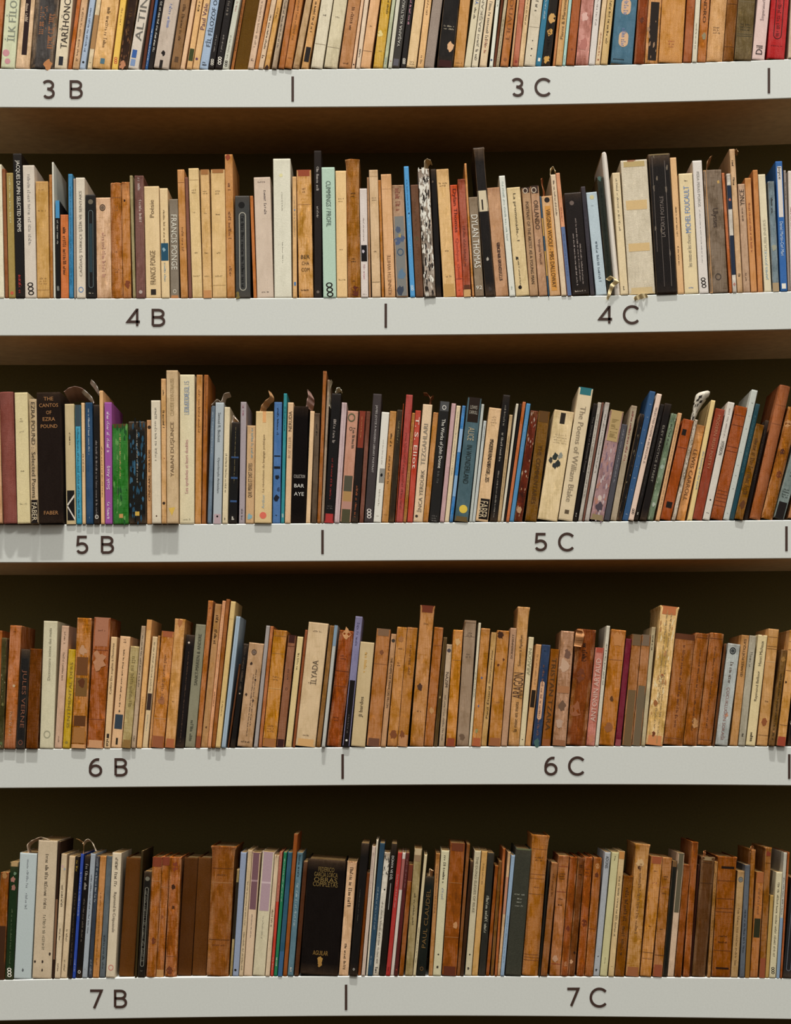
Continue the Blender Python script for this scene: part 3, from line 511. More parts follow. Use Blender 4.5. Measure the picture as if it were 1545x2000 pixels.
R6 = r"""
@ 0 1155 4.828 1480
-30 370 -66 -12|a4602f|p3|brown
20 440 -10 38|403c20|p7|dark olive mottled|k0,1,9c9068,12 k0,1,242c14,14 x.6,.6,.3,6c6838 x.5,.95,.3,5c6c40
99 325 41 150|b07048|p5|brownish tan|z.05,.4,5c2810 c.6,.49,.12,c0a480 s.7,.9,.3,c09068
206 548 153 246|2c2a28|c4|dark grey with brown capitals|d.2,.8,.45,7c4c34:JULES_VERNE i.5,.94,.25,704030
291 545 249 358|683a18|c5|dark brown cloth
412 282 373 506|d0c8a8|p1|tall off-white|u.05,.47,.15,7c7860:Dictionnaire_intime_des_mots i.5,.89,.25,a09c80
582 325 513 584|cca88c|p2|pinkish|s.05,.15,.25,8c6c54 s.22,.45,.25,8c7058 s.9,.95,.2,8c7058
646 548 589 666|c4a030|p3|mustard yellow|u.12,.8,.4,7c6828:SENTİMENTAL_DERS c.5,.94,.2,8c7828
731 255 674 812|b07848|p8|wide brown with a torn spine|b.3,.44,6c4018 b.46,.6,745020 b.75,.83,5c3410 b.84,.96,a06828 b.97,1,c89058 x.5,.25,.3,bc8c64 x.5,.5,.3,5c3010
889 250 819 975|9c5c38|p7|wide brown with a cracked spine|x.4,.33,.5,b47c54 b.0,.22,a86c4c l.25,5c2810 b.94,1,c89060 l.78,7c3c20 z.1,.5,5c3420
1048 430 981 1040|dcb888|p1|cream with slanted lettering|u.05,.52,.35,4c3c28:Collins_De_sophie_à_l'homme r.3,.7,.87,.91,2c2420 s.92,.98,.4,K
1133 425 1046 1145|deb284|p1|peach with a small blue figure|z.03,.3,5c4028,2 u.12,.65,.15,3c2c1c:Hugo_Calvin_connaissance r.15,.9,.7,.83,34404c x.5,.67,.1,5c5040 r.4,.6,.91,.97,2c2418
1234 520 1150 1236|b09c6c|p5|greenish tan|u.1,.6,.4,8c7848:CEMAL_SUREYA b.92,1,8c6830
1336 325 1239 1281|b8a084|p3|slim greyish tan|s.08,.5,.3,5c5040 s.9,.95,.3,5c5040
1386 265 1286 1336|dca868|p2|tall peach orange|b0,.08,cc8c44 s.6,.75,.15,9c7044
1438 425 1340 1394|d8bc90|p1|cream with a small dark photo|s.05,.5,.25,8c7c60 r.1,.9,.51,.66,382824 s.7,.85,.2,a0a090
1490 415 1400 1424|c08c58|p3|thin tan
@ 300 1155 4.828 1472
76 378 -24 104|bc804c|p6|wide reddish tan|b0,.05,a05428 b.9,1,94522c x.5,.6,.3,9c6034 l.75,c89464 s.2,.6,.2,9c6438
206 262 106 203|cc9860|p4|peach tan with a flared head|z.64,.3,6c4828 b.93,1,a85c2c x.5,.03,.3,a86834
308 410 206 290|1c1412|p3|black brown|c.4,.07,.12,d0c0b0 s.15,.95,.12,604838
399 312 293 391|88846c|p2|grey green|u.07,.5,.25,3c3c30:SANKT-MARIEN_&_ANDERE s.78,.95,.3,4c4c3c
516 85 394 441|b07040|p4|tall orange brown|b.92,1,8c4420 x.5,.05,.2,904824
580 115 444 508|b08454|p3|tan with black slanted lettering|s.08,.13,.4,3c2414 s.18,.28,.4,2c1c10 x.5,.86,.15,5c3c20
651 85 509 546|d89c70|p3|slim orange and cream|s.62,.72,.3,7c5430 s.1,.6,.2,d8bc94
687 70 546 582|985c2c|p3|tall slim brown
731 92 584 633|d8b878|p1|tall yellowish cream|s.68,.8,.3,8c6c3c l.12,c8a060
780 232 639 682|a0b4c4|p1|slim pale blue striped|s.0,1,.1,7c8c9c
806 680 694 716|5c3418|p3|slim dark brown
824 490 721 784|16100c|g3|black with tan slanted capitals|u.03,.45,.4,5c4c3c:DURRELL_SELECTED c.5,.48,.15,b09880
876 490 786 930|b89470|p4|pinkish tan with ink drawings|i.4,.09,.17,4c3c38 c.4,.09,.1,6c5c54 x.3,.2,.1,3c2c24 x.7,.35,.07,3c2c24 x.2,.5,.08,3c2c24 x.7,.55,.07,3c2c24 s.3,.9,.08,5c483c,.05 s.25,.8,.08,5c483c,.2 z.95,.6,3c2c20
1062 320 943 986|a09894|p1|slim greyish mauve
1100 325 987 1020|b06c40|p3|slim rust
1133 368 1023 1151|bc8240|p5|golden tan with faint rules|l.05,8c5c28 l.2,a06c30 z.4,.5,7c5020,2 l.5,d8a860 z.82,.6,8c5824,3 l.93,7c4818 b.93,1,a0642c
1271 410 1156 1230|8c5c40|p3|brown with dark ends|b0,.07,3c1c14 b.93,1,381c18 i.5,.48,.15,5c3828 s.3,.4,.2,6c4430 l.1,5c3424
1356 425 1242 1300|d8c088|p1|cream yellow|u.15,.3,.3,6c5c38:ŞİİRLER z.94,.3,6c5c38
1430 358 1309 1334|8c4c28|p2|slim rust brown
1463 300 1336 1525|d4b890|p2|wide cream with black capitals|u.3,.5,.3,5c4c3c:İLYADA z.07,.5,8c7458 z.91,.4,7c6448 b.94,1,d0a060
@ 600 1155 4.828 1463
215 318 83 130|8c6438|p4|slim tan brown lined
258 318 136 170|b8b8b0|p1|slim grey white with a pale blue head|b0,.17,7c94a8
305 370 181 318|98502a|r6|red brown leather with a torn head|z.22,.5,5c2810,2 l.35,5c2810 z.75,.5,5c2810,2 x.5,.03,.35,c89058 l.48,7c3c1c
456 235 331 408|8480a0|p2|tall lavender over black|b.49,1,16100e u.05,.24,.35,5c5880:NOBOKOV s.75,.9,.2,5c5450 c.5,.95,.15,W
500 482 412 547|c8b084|p1|cream tan|u.52,.72,.25,3c3020:Jl_bardos s.1,.3,.2,d0a048
656 355 558 690|ac7242|p4|orange brown with grey end bands|b0,.06,7c5c40 b.93,1,6c4430 x.5,.2,.15,7c4824 l.3,8c5830
793 400 692 750|b88c64|p3|tan with black capitals|c.5,.06,.35,3c342c d.2,.66,.4,2c1c14:THE_POEMS_OF_FRANÇOIS_VILLON
849 338 752 848|b88048|p5|mottled tan gold|z.18,.5,6c4424 z.3,.4,5c3820,2 x.5,.9,.4,7c441c x.5,.1,.3,a06834
946 342 849 946|ac743c|p5|brownish tan|s.15,.4,.2,7c4c24 b.9,1,b47c4c x.4,.9,.3,7c441c
1072 135 966 1097|b88250|p5|tall tan with a torn head|b0,.05,6c2c10 x.4,.58,.25,4c3020 z.13,.4,7c5028 z.75,.4,7c5028
1199 340 1101 1188|a4683a|p5|brown|l.15,8c5028 x.5,.7,.3,b8844c
1286 430 1193 1238|4c3818|p5|slim dark olive brown|x.5,.55,.3,a88858
1313 500 1240 1301|b8a084|p4|greyish cream|c.5,.06,.35,4c4448 d.27,.42,.4,3c2c28:NAZIM s.5,.95,.3,806c58
1379 365 1305 1398|c08448|p6|orange tan stained|b.93,1,8c3c18 x.5,.1,.3,c89c64 l.26,9c6834
@ 900 1155 4.828 1455
36 275 -40 72|988068|p3|greyish taupe|l.02,6c5440 l.13,7c6450 z.1,.5,7c6450,2 z.27,.4,5c4c3c,2 x.4,.93,.25,6c5440
167 295 74 99|d0c4a8|p1|thin white|s.4,.6,.3,5c5040
191 350 101 189|b88048|p5|orange tan with a blue scribble|x.5,.42,.12,5c6080 x.4,.66,.12,5c6080 x.4,.87,.2,908c58 b.93,1,a85424
288 385 190 252|c09860|p3|tan with slanted black script|u.15,.45,.3,3c2818:Derniers_poèmes_d'amour u.47,.76,.35,3c2818:Paul_Éluard
343 372 259 376|b47c44|p5|wide orange brown with a torn edge|x.3,.04,.3,3c2010 x.7,.25,.1,5c3010 x.3,.3,.1,5c3010 b.93,1,94582c z.62,.3,8c5828
469 345 379 441|b48c6c|p2|pinkish tan with black capitals|u.05,.26,.3,241814:DÜRRENMATT
543 148 446 550|c49460|p4f|tall tan with scrawled lettering|u.2,.43,.25,4c3424:Sonnets_à_Apollon u.47,.66,.7,4c3424:ARAGON u.68,.9,.25,3c2818:la_mise_en_mots
641 430 551 602|d4c49c|p1|cream|u.1,.35,.5,8c8464:ARAGON c.5,.94,.1,K
710 498 606 665|c8935c|p2|tan with a black block|u.1,.4,.3,a87848:Stendhal r.1,.85,.45,.62,241a10
764 505 671 755|2c3c58|p4|blue with a peach oval title|e.5,.55,.24,.38,d0a078 d.2,.9,.25,7c5448:ATAÇ_BÜTÜN_YAPITLARI z.06,.4,181c24 x.5,.97,.4,40605c
849 545 762 862|88501a|c3|golden brown with dark capitals|d.08,.85,.4,4c3418:TRISTAN_TZARA b.93,1,8c4c1c
946 378 864 990|ac8468|g7|brown with tape along its spine|x.4,.3,.4,c09c80 x.6,.2,.3,705040 x.5,.65,.3,6c503c b.48,.54,a46c40 x.4,.8,.3,b4947c b.95,1,905c38
1099 362 997 1176|7c401c|r7|wide red brown leather with a torn flap|d.12,.3,.25,1c120c:COSTEL x.15,.05,.25,bc8450 x.4,.4,.3,6c3414 x.3,.7,.35,90522c
1271 532 1181 1262|bc7868|p4|pink with white capitals|u.1,.76,.45,d4b4a4:ANTONIN_ARTAUD b0,.05,a8442c x.5,.93,.4,b87050
1375 322 1265 1300|ccc4b0|p1|slim white|s.15,.5,.4,7c7868
1420 365 1303 1445|ac703a|p6|orange brown with creased spine|x.5,.08,.4,b87838 l.26,8c5428 x.5,.6,.15,5c3818 x.5,.85,.3,8c5428
@ 1220 1155 4.754 1440
14 438 -90 -26|702030|p3|maroon|b.94,1,8c4044
73 400 -23 66|a06c44|p5|brown with grey lower half|b0,.1,6c5438 b.5,1,6c5434
164 403 68 151|a8744c|p5|brown twin with grey lower half|b0,.1,74604c b.46,1,6c5c44
253 330 153 191|b8a884|p3|slim cream grey|s.07,.2,.4,3c3028
341 140 193 352|d8b47c|p6f|tall pale stained|b0,.06,b86830 b.93,1,c87c40 s.05,.95,.1,a88c60,.15 s.05,.95,.1,a88c60,-.1 k0,1,e0c898,18 k0,1,b07c44,12 x.5,.5,.1,8c4820 x.3,.7,.15,985c28 x.4,.92,.12,6c3414 s.5,.7,.1,b09868
478 400 360 540|9c6234|r5|first of three wide brown|u.1,.85,.13,6c3c20:ΠΟΛΙΣ_ΚΑΙ_ΚΟΣΜΟΣ b0,.05,5c3014 z.73,.2,5c2810 l.94,7c4824
662 390 546 671|945828|r5|second of three wide brown|u.15,.87,.13,5c3418:ΤΟΥ_ΠΟΙΗΤΗ_ΤΑ_ΑΠΑΝΤΑ x.7,.8,.3,bc8850 l.04,5c3014
796 388 676 806|985c2e|r5|third of three wide brown|u.12,.85,.13,5c3418:ΤΟΥ_ΠΟΙΗΤΗ_ΤΑ_ΑΛΛΑ l.05,5c3014 l.95,7c4824
930 480 815 836|583010|p4|slim dark brown
960 488 838 970|acb0ac|p4|pale blue with a round black logo|i.45,.07,.25,1c1c20 c.45,.07,.15,3c4040 d.18,.4,.25,6c5c54:FAHRETTİN_- d.42,.95,.3,8c6058:ÇOCUKLUĞUN_SOKAĞI x.6,.7,.15,c08464
1088 405 976 1050|bc8c58|p3|tan with black capitals|u.03,.38,.35,2c2018:ŒUVRES_POÉTIQUES
1161 410 1053 1118|a8a08c|p3|grey beige|u.15,.3,.35,7c7464:HUGO s.89,.92,.3,K
1241 405 1124 1220|d8c494|p1|cream with slanted black script|u.05,.28,.25,3c3428:Henri_Michaux u.32,.6,.28,3c3428:Raymond_Bellour z.0,.2,903020 s.88,.97,.3,K
1336 350 1226 1326|c09058|p3|tan with thin dark rules|l.07,7c5428 l.15,7c5428 l.17,7c5428 l.28,d8b078 z.62,.3,6c4824 x.5,.8,.3,8c4c20 l.91,8c6030
1454 540 1333 1402|74542c|p5|olive brown|s.25,.95,.3,3c2c18 x.5,.1,.4,986c2c x.5,.85,.2,a06c34
1502 362 1407 1510|c89458|p4|tan with a red foot|l.1,7c5028 l.17,7c5028 l.35,7c5028 x.2,.45,.12,2c1408 l.82,7c5028 b.92,1,983818
1600 362 1516 1590|1c1614|p4|black at the shelf end|x.3,.8,.3,b0a898
"""
R7 = r"""
@ 0 1610 4.828 1460
4 455 -42 40|844c20|p6|slim brown|x.5,.03,.4,a07038 b.5,1,40240f
97 355 45 125|1e3818|p3|dark green with a floral head|b0,.04,b09060 x.4,.15,.3,a06c5c x.5,.22,.3,986858 x.6,.1,.2,688064 s.4,.9,.2,506040 q.94,W
186 275 128 292|b8c4c4|p0|wide pale blue|d.05,.28,.13,8c9498:NOUVELLES_ d.32,.46,.13,8c9498:Julien_Gracq x.5,.93,.07,606468
362 155 302 485|cab698|p1|tall wide beige|d.1,.5,.18,5c5040:MAX_TİJANUS_BERGMAN d.54,.8,.16,8c8068:Claudio_Lasara x.5,.88,.07,3c3028 x.5,.94,.06,3c3028 x.1,.88,.06,3c3028 x.85,.82,.06,3c3028
549 165 488 512|382010|p1|tall slim dark brown|b.42,.86,7c583c
579 280 513 569|d4c0a0|p3|cream with a small pink and blue drawing|x.3,.1,.2,c89ca0 x.7,.12,.2,98a0ac s.25,.42,.3,5c5040 s.6,.7,.2,5c5040 s.88,.94,.3,8c7c64
653 300 571 638|d4bc98|p2|slim cream|s.6,.7,.3,8c7c60 s.85,.95,.3,8c7c60
712 305 640 680|18100c|p3|black with yellow head lettering|s.03,.12,.5,9c7c18 s.3,.9,.3,5c4c38
762 278 681 712|2444a0|p1|slim bright blue|s.15,.5,.4,a0acc8 s.85,.95,.4,8c98bc
801 295 716 771|16100e|p3|black|s.07,.3,.5,a0988c s.35,.7,.3,685c50 i.5,.95,.25,W
856 275 773 828|a0a8b0|p1|slim pale grey blue|s.17,.65,.3,5c6068 z.93,.4,8c8c8c
904 300 831 869|343c48|p3|slate with white capitals|s.02,.38,.5,a0a4a8 s.85,.98,.5,8c9098
944 300 871 935|bc844e|p4|orange tan|s.3,.9,.2,94602f
1006 300 937 993|5c6468|p3|grey blue|s.65,.85,.4,343c40 s.87,.93,.3,404848
1061 270 997 1086|d4c4a8|p1|cream with slanted black script and a red ring|d.04,.28,.3,4c4034:TAŞ_UYKUSUNA d.31,.64,.3,4c4034:Raymond_le_Crépuscule i.5,.92,.28,c87c6c
1183 322 1110 1262|5c3408|c1|dark brown unmarked leather|
1332 250 1268 1290|403008|p1|slim dark olive
1361 445 1296 1375|1c1812|g4|black with a white oval outline|c.5,.07,.3,706c5c o.15,.9,a09c8c d.18,.87,.35,5c584c:VİRGİNİA_WOOLF z.94,.5,807868
1440 310 1378 1468|a46638|r6|brown with dark head|b0,.08,7c3414 x.6,.7,.3,6c3414 l.2,b88050
@ 300 1610 4.828 1440
82 310 21 103|a4663a|r6|wide brown middle|b0,.07,7c3418 x.4,.5,.2,84481f b.94,1,b88448 l.25,b47c4c
153 310 105 213|a0623a|r7|wide brown with a torn head|x.5,.08,.35,7c3418 x.4,.25,.2,3c2010 x.5,.42,.15,4c2810 l.83,7c4820 x.4,.95,.3,6c3414
282 322 216 350|4e2a06|c1|dark brown leather beside its twin
415 322 353 493|5a3208|c1|second dark brown leather
556 212 496 705|8c5424|r5f|tall wide tan brown with a flared head|l.17,5c3010 z.22,.5,5c3414 l.28,b07c48 l.72,4c280c z.76,.6,5c3010
786 425 715 742|a08c60|p4|slim tan and black patterned|b.12,.65,241c10
821 265 744 801|8c98b0|p0|light blue grey|c.4,.95,.2,181818
890 242 803 846|ccb490|p2|slim cream|s.25,.6,.3,7c6c50 s.65,.95,.3,7c6c50
931 268 849 928|d4b898|p1|cream with a mauve upper half|b0,.46,745058 b.22,.235,a08084 s.5,.7,.15,8c7c70
1027 262 933 1048|cfc4a4|p1|wide cream with a lavender upper half|b0,.475,ac9098 b.24,.255,c8b0b4 s.52,.7,.12,b0a890
1143 290 1052 1098|d0b898|p2|slim cream|s.45,.6,.4,6c5c44 s.0,.02,.2,N
1189 260 1101 1129|c03820|p1|slim bright red|b0,.4,b86c54 s.0,.4,.3,8c3424 s.85,.95,.2,W
1227 262 1133 1165|207850|p1|slim green|s.05,.4,.4,98b8a4 s.85,.92,.4,W
1266 262 1169 1215|2c566c|p2|slim dark teal blue|b.8,1,305c84
1325 90 1219 1258|904c18|p2|tall slim rust brown
1356 265 1262 1318|5a7884|p3|steel blue with white lettering|s.02,.2,.4,283840 s.25,.6,.4,a8bcc0 s.93,.97,.3,W
1415 350 1325 1372|4c2810|p3|slim dark brown
1458 345 1380 1737|1a120e|c3|very thick black with gilt lettering|h.085,.42,7c6430:FEDERICO h.13,.62,7c6430:GARCIA_LORCA h.175,.62,7c6430:OBRAS_ h.215,.66,7c6430:COMPLETAS h.81,.4,8c6828:AGUILAR x.5,.87,.08,a87c30 x.5,.9,.07,a07430
@ 600 1610 4.828 1430
379 355 296 388|d4ac84|p3|peach tan with black slanted lettering|d.05,.42,.35,3c2c1c:SEN_TENCERESİ_SÖZ u.72,.95,.25,3c2c1c:Memet_Fuat z.0,.9,a85c30
512 175 396 473|1a1410|p3|tall black|s.35,.6,.1,5c584c,-.1 i.5,.95,.12,W
562 460 475 508|98501c|p2|slim rust
613 205 509 553|c8b4a4|p2|slim pinkish cream|s.05,.4,.3,a08c7c s.05,.9,.1,b09c8c
654 145 554 569|d4c8b0|p1|thin tall white
686 175 566 616|284458|p1|tall navy|s.33,.65,.3,8898a0 s.85,.93,.4,6c7c88
729 265 618 674|d0c8b8|p4|white with black splotches|k0,.2,1c1814,22 s.4,.9,.3,8c8478 x.6,.3,.15,1c1814 s.93,.98,.4,K
796 180 680 735|1c140c|p2|tall dark brown black|d.09,.28,.4,d0ccc4:DÜNYA_VE_DİL s.3,.5,.1,c0bcb4
856 262 739 782|a82820|p1|red|d.18,.45,.3,c0847c:KARANLIKTA_ s.93,.96,.3,501410
900 265 784 818|ccc0b4|p1|slim off-white|b.05,.3,a05c54
933 265 819 858|501a18|p2|slim dark red|s.05,.3,.3,8c6864 x.5,.95,.2,a0341c
957 380 862 918|8c5228|p5|rust brown|b0,.15,6c2c10 l.15,b87840
1007 230 922 994|9c8a62|p5|greyish olive|b0,.05,c0a880 s.35,.6,.25,605438 b.05,.1,907454
1105 285 996 1025|ccbc94|p1|slim cream|s.6,.9,.3,6c6450
1117 495 1031 1138|222620|c3|black green with gold capitals|u.12,.73,.35,705428:PAUL_CLAUDEL i.5,.93,.2,6c4c28
1215 275 1143 1183|ac7a48|p4|slim tan brown|s.1,.5,.3,7c5430
1265 248 1184 1262|ccc4a0|p1|cream with slanted capitals|d.04,.27,.3,403c30:EDMUND_GOSSE u.3,.4,.25,8c90a0:Günce c.5,.83,.1,K x.5,.93,.15,3c3428
1352 180 1269 1407|8c4e22|p6|wide brown with a torn patch|b0,.06,683010 x.7,.62,.2,bc8450 l.3,a46c38 l.71,a46c38 b.93,1,5c2810
1506 185 1410 1442|7c4c24|p3|slim dark tan
@ 900 1610 4.828 1432
91 345 -6 34|40240c|p3|slim dark brown
131 250 38 100|c4b898|p1|cream grey with slanted capitals|d.04,.5,.3,6c6450:THE_DUINO_ELEGIES_OF_RILKE c.5,.83,.12,K x.4,.94,.2,4c4438
198 255 103 160|c49858|p2|golden tan|s.1,.28,.25,8c6838
256 270 166 230|34322a|p3|dark olive grey|u.35,.65,.45,b0ac98:monoprix
325 390 236 276|8c4c20|p5|slim rust
361 348 279 315|744c20|p4|slim brown
399 228 318 343|a45c2c|p3|slim rust orange
446 260 344 371|c8a47c|p4|thin cream and pink patterned|b.2,.5,b87c5c
477 290 372 412|8ca4bc|p1|pale blue|s.5,.9,.2,688098
520 232 418 570|3a3a30|c1|wide charcoal green with white lettering|z.36,.75,a8a898 z.395,.3,a8a898 z.42,.4,a8a898 z.45,.7,a8a898 b0,.012,646848
681 105 577 726|aa6e36|r4f|tall wide orange tan|l.1,7c4820 z.16,.6,5c3414,2 l.28,7c4820 l.31,7c4820 z.37,.5,7c4820 l.42,7c4c20 l.85,7c4820 l.87,7c4820 l.89,7c4820
826 340 730 748|1c1c14|p3|thin black
856 360 752 833|8c5a32|p4|brown|s.1,.3,.3,6c3c1c
918 298 836 936|a46c44|p5|brown with dark title box|l.09,7c2c18 z.15,.6,4c2c18,3 l.3,7c2c18 z.36,.5,3c2010 z.41,.5,3c2010 x.4,.86,.3,b88c6c l.9,8c2c18
1031 310 939 1010|8e4c22|r6|rust brown|x.5,.6,.3,6c2c10 x.6,.9,.3,a86c40
1109 315 1012 1090|70401e|r5|dark brown|s.06,.16,.5,30180c x.3,.88,.3,c09068 x.7,.8,.2,301808
1170 310 1092 1166|98542a|r6|reddish brown|z.1,.7,5c2c14 z.13,.7,5c2c14 z.16,.7,5c2c14 x.5,.55,.4,682c0c
1256 315 1169 1246|9c5e30|r5|orange brown|x.5,.07,.3,b07840 x.5,.15,.3,5c2c10 l.6,7c4018
1359 262 1249 1306|a4a8ac|p1|pale grey blue|d.03,.13,.4,3c3c3c:ADONIS c.5,.84,.1,K x.4,.95,.2,3c3c3c
1425 262 1311 1386|c4bc8c|p1|pale yellow green|s.03,.08,.2,6c6444 s.85,.9,.1,8c8460
1495 255 1389 1444|ccb080|p2|tan cream with slanted grey capitals|u.2,.68,.35,74684c:BEYAZ_HÜZÜN_KİTABI b0,.06,b87c34 z.92,.3,8c6c40
@ 1220 1610 4.754 1412
-8 480 -93 5|7c4a18|c4|dark golden brown|d.12,.45,.35,4c2c10:NERVAL s.5,.8,.3,5c3814
106 185 8 134|b48450|p6f|tall tan with a curled head|x.4,.15,.3,c8a06c x.4,.18,.15,4c2c14 s.15,.7,.2,8c6034 b.93,1,94562a
248 300 141 254|b88048|p5|tan|b0,.06,94481f z.12,.4,7c4c28 z.22,.5,a05438 z.58,.3,5c3c20 l.8,6c4424 l.85,8c5c30
353 310 258 348|a06c40|p6|brownish tan|z.16,.5,4c2c18,2 z.25,.5,a05040 z.3,.5,4c2c18 z.6,.4,3c2414 l.82,4c2c18 b.9,1,8c4420
447 340 350 394|1c1c14|p4|slim black green|b0,.05,6c4c28
500 268 398 460|c8ac90|p2|pinkish cream with a grey upper half|b0,.48,5c5440
550 375 463 540|84481e|p6|creased brown
628 163 543 602|945428|r5|tall brown|s.05,.15,.3,7c4018
686 375 604 626|441c0c|p2|slim dark brown
719 305 629 765|583618|r4|wide dark brown|l.05,3c2410 l.22,44280f b0,.03,8c7450 s.3,.6,.05,6c4824
838 345 769 802|9c7040|p5|slim tan|s.1,.9,.3,7c5024
870 305 808 980|8a5022|c5|wide brown with dark bands|r.2,.9,.08,.1,1c0f08 l.2,5c3010 l.35,5c3010 l.43,5c3010 l.46,5c3010 z.66,.6,3c1c08 z.71,.6,3c1c08 r.2,.9,.92,.935,2c1408 l.78,5c3010
1050 435 986 1056|ac8a5c|p3|tan with a round blue logo|i.5,.08,.35,485860 c.5,.08,.2,5c6c74 s.35,.9,.3,8c6c40
1119 378 1066 1114|5a6068|p3|slim slate grey|u.4,.78,.35,34383c:MEKTUPLAR
1176 235 1117 1160|946030|p5|slim tan over gold|b.46,1,885c10
1226 445 1164 1245|a86c3a|p4|orange brown with a dark green block|r.1,.9,.44,.62,2c2c18 s.15,.4,.3,8c5830 b0,.1,9c5824
1311 215 1249 1304|8c5c30|p6f|tall mottled brown|x.5,.05,.4,7c2c10 l.12,5c3410 b.85,1,8c4420
1352 660 1305 1339|b08c48|p1|short slim gold
1406 445 1342 1405|ccc09c|p1|cream with small black letters and chain logo|u.1,.8,.3,6c644c:İLK_KEZ_SAHNELENEN q.93,K
1478 262 1408 1440|b8b4a4|p2|slim greyish white|s.2,.5,.4,6c6c6c b.52,1,7c94ac
1513 258 1443 1462|9c5428|p3|thin rust
1545 500 1467 1560|28282a|g3|charcoal with an oval outline|o.1,.93,686c74
"""
# ---------------------------------------------------------------- reading the book list
def parse():
    rows = []
    for k, txt in ((3, R3), (4, R4), (5, R5), (6, R6), (7, R7)):
        bs = []; ox = oy = 0; sc_ = 1; yb = 0
        for ln in txt.strip().split('\n'):
            if ln[0] == '@':
                q = ln.split(); ox, oy, sc_, yb = map(float, q[1:5]); cut = len(q) > 5; continue
            f = ln.split('|'); a = f[0].split(); xt, yt, xb, xr = map(float, a[:4])
            top = oy + yt / sc_; bot = oy + yb / sc_; L = ox + xb / sc_; R = ox + xr / sc_; T = ox + xt / sc_
            slope = (T - L) / max(20, bot - top)
            if cut: top = -random.uniform(95, 128)
            bs.append(dict(row=k, L=L, R=R, H=None, top=top, bot=bot, sl=slope, hex=f[1], st=f[2], desc=f[3].strip(), marks=f[4].split() if len(f) > 4 else []))
        rows.append(bs)
    return rows
ROWS = parse()
# which books stand a little proud of (positive) or behind (negative) the shelf edge, mm, by pixel range
PROUD = {3: [(530, 572, 3)], 4: [(1258, 1325, 4), (825, 852, 3), (995, 1160, 1)], 5: [(-20, 128, 12), (128, 225, 3), (228, 290, 3.5), (296, 352, 10), (493, 530, 3), (1225, 1265, 4), (1430, 1445, 3)],
         6: [(0, 75, 5), (140, 170, 3), (228, 262, 3), (320, 342, 5), (400, 440, 4), (625, 640, 7), (668, 720, 2), (1495, 1530, 5)], 7: [(680, 700, 3)]}
RECESS = {3: [(450, 478, 12)], 4: [], 5: [(1330, 1346, 8)], 6: [], 7: [(228, 262, 10), (344, 402, 12), (692, 708, 8), (1346, 1352, 8)]}
for bs in ROWS:
    k = bs[0]['row']
    for b in bs:
        y = shelf_y(k, (b['L'] + b['R']) / 2); b['zb'] = PZ(y) + 0.0002
        b['h'] = (y - b['top']) * S
        b['x'] = PX(b['L']) + 0.00015; b['w'] = (b['R'] - b['L']) * S - 0.0003
        p = random.uniform(-1.0, 1.0)
        c = (b['L'] + b['R']) / 2
        for a0, a1, mm in PROUD[k]:
            if a0 <= c <= a1: p = mm + random.uniform(-1, 1)
        for a0, a1, mm in RECESS[k]:
            if a0 <= c <= a1: p = -mm
        b['y'] = -p / 1000
    # neighbours never run into each other: trim widths first, then straighten the lean
    for a, b in zip(bs, bs[1:]):
        if a['x'] + a['w'] > b['x'] - .0002: a['w'] = max(.003, b['x'] - .0002 - a['x'])
        H = min(a['h'], b['h'])
        need = (a['x'] + a['w'] + a['sl'] * H) - (b['x'] + b['sl'] * H) + .0003 + (a['w'] + b['w']) * max(abs(a['sl']), abs(b['sl'])) ** 2 * .5
        if need > 0:
            cutw = min(need, a['w'] * .22); a['w'] -= cutw; need -= cutw
            if need > 0: b['sl'] += need / H
# ---------------------------------------------------------------- marks on spines
GIBBERISH = set('PENGUEN VEDAT GECE_VE_GUNDUZ KENDİNE_AİT_BİR_ODA A_fitzgerald L\'été_aux_mots_or René_Fransk monoprix LOUVRE YALNIZLIK Miroir Augusto_Boal_ aşkla_korku Alfabesi Octavio_Paz Umberto_Eco_Hölderlin José_Ángel_Valente Simone_Weil Dino_Buzzati_Uzaktaki_Anlamlar TAŞ_UYKUSUNA NOBOKOV HUGO MEKTUPLAR NERVAL COSTEL Stendhal KARANLIKTA_ SEN_TENCERESİ_SÖZ Günce THE_LAUGH_MASTERCLASS RAMAZANOGLU PIERRE_MICHON KIŞ OTI .... . AYAZ_MERDİVEN_KIRK RENÉ_CHAR_LE_TEMPS GECEYARISI_İNANCI QUARANTE_SONNETS_GRECS_... DEKAN_OKUYUCU DÖKÜLEN_YAPRAK YENİ_DİZİ odası JANE_RULE Lost_Heritage House_of_Leaves_II ALFRED_CAPUS MAX_TİJANUS_BERGMAN Claudio_Lasara NOUVELLES_ Julien_Gracq BEYAZ_HÜZÜN_KİTABI İLK_KEZ_SAHNELENEN CEMAL_SUREYA ΠΟΛΙΣ_ΚΑΙ_ΚΟΣΜΟΣ ΤΟΥ_ΠΟΙΗΤΗ_ΤΑ_ΑΠΑΝΤΑ ΤΟΥ_ΠΟΙΗΤΗ_ΤΑ_ΑΛΛΑ DURRELL_SELECTED EDMUND_GOSSE Memet_Fuat ATAÇ_BÜTÜN_YAPITLARI FAHRETTİN_- VİRGİNİA_WOOLF Hugo_Calvin_connaissance Kathleen_Jamie Metis ŞİİRLER'.split())
texts = []   # text jobs: (book, text, mapping)
def front(b, x):
    """y of the spine surface at local x (0..w), negative is towards the room"""
    w = b['w']; t = min(1, max(0, x / w)); u = 2 * t - 1
    if b['st'][0] in 'rm': return b['bulge'] * u * u
    r = min(.0012, w * .2)
    d = min(x, w - x)
    return 0 if d > r else r - math.sqrt(max(0, r * r - (r - max(d, 0)) ** 2))
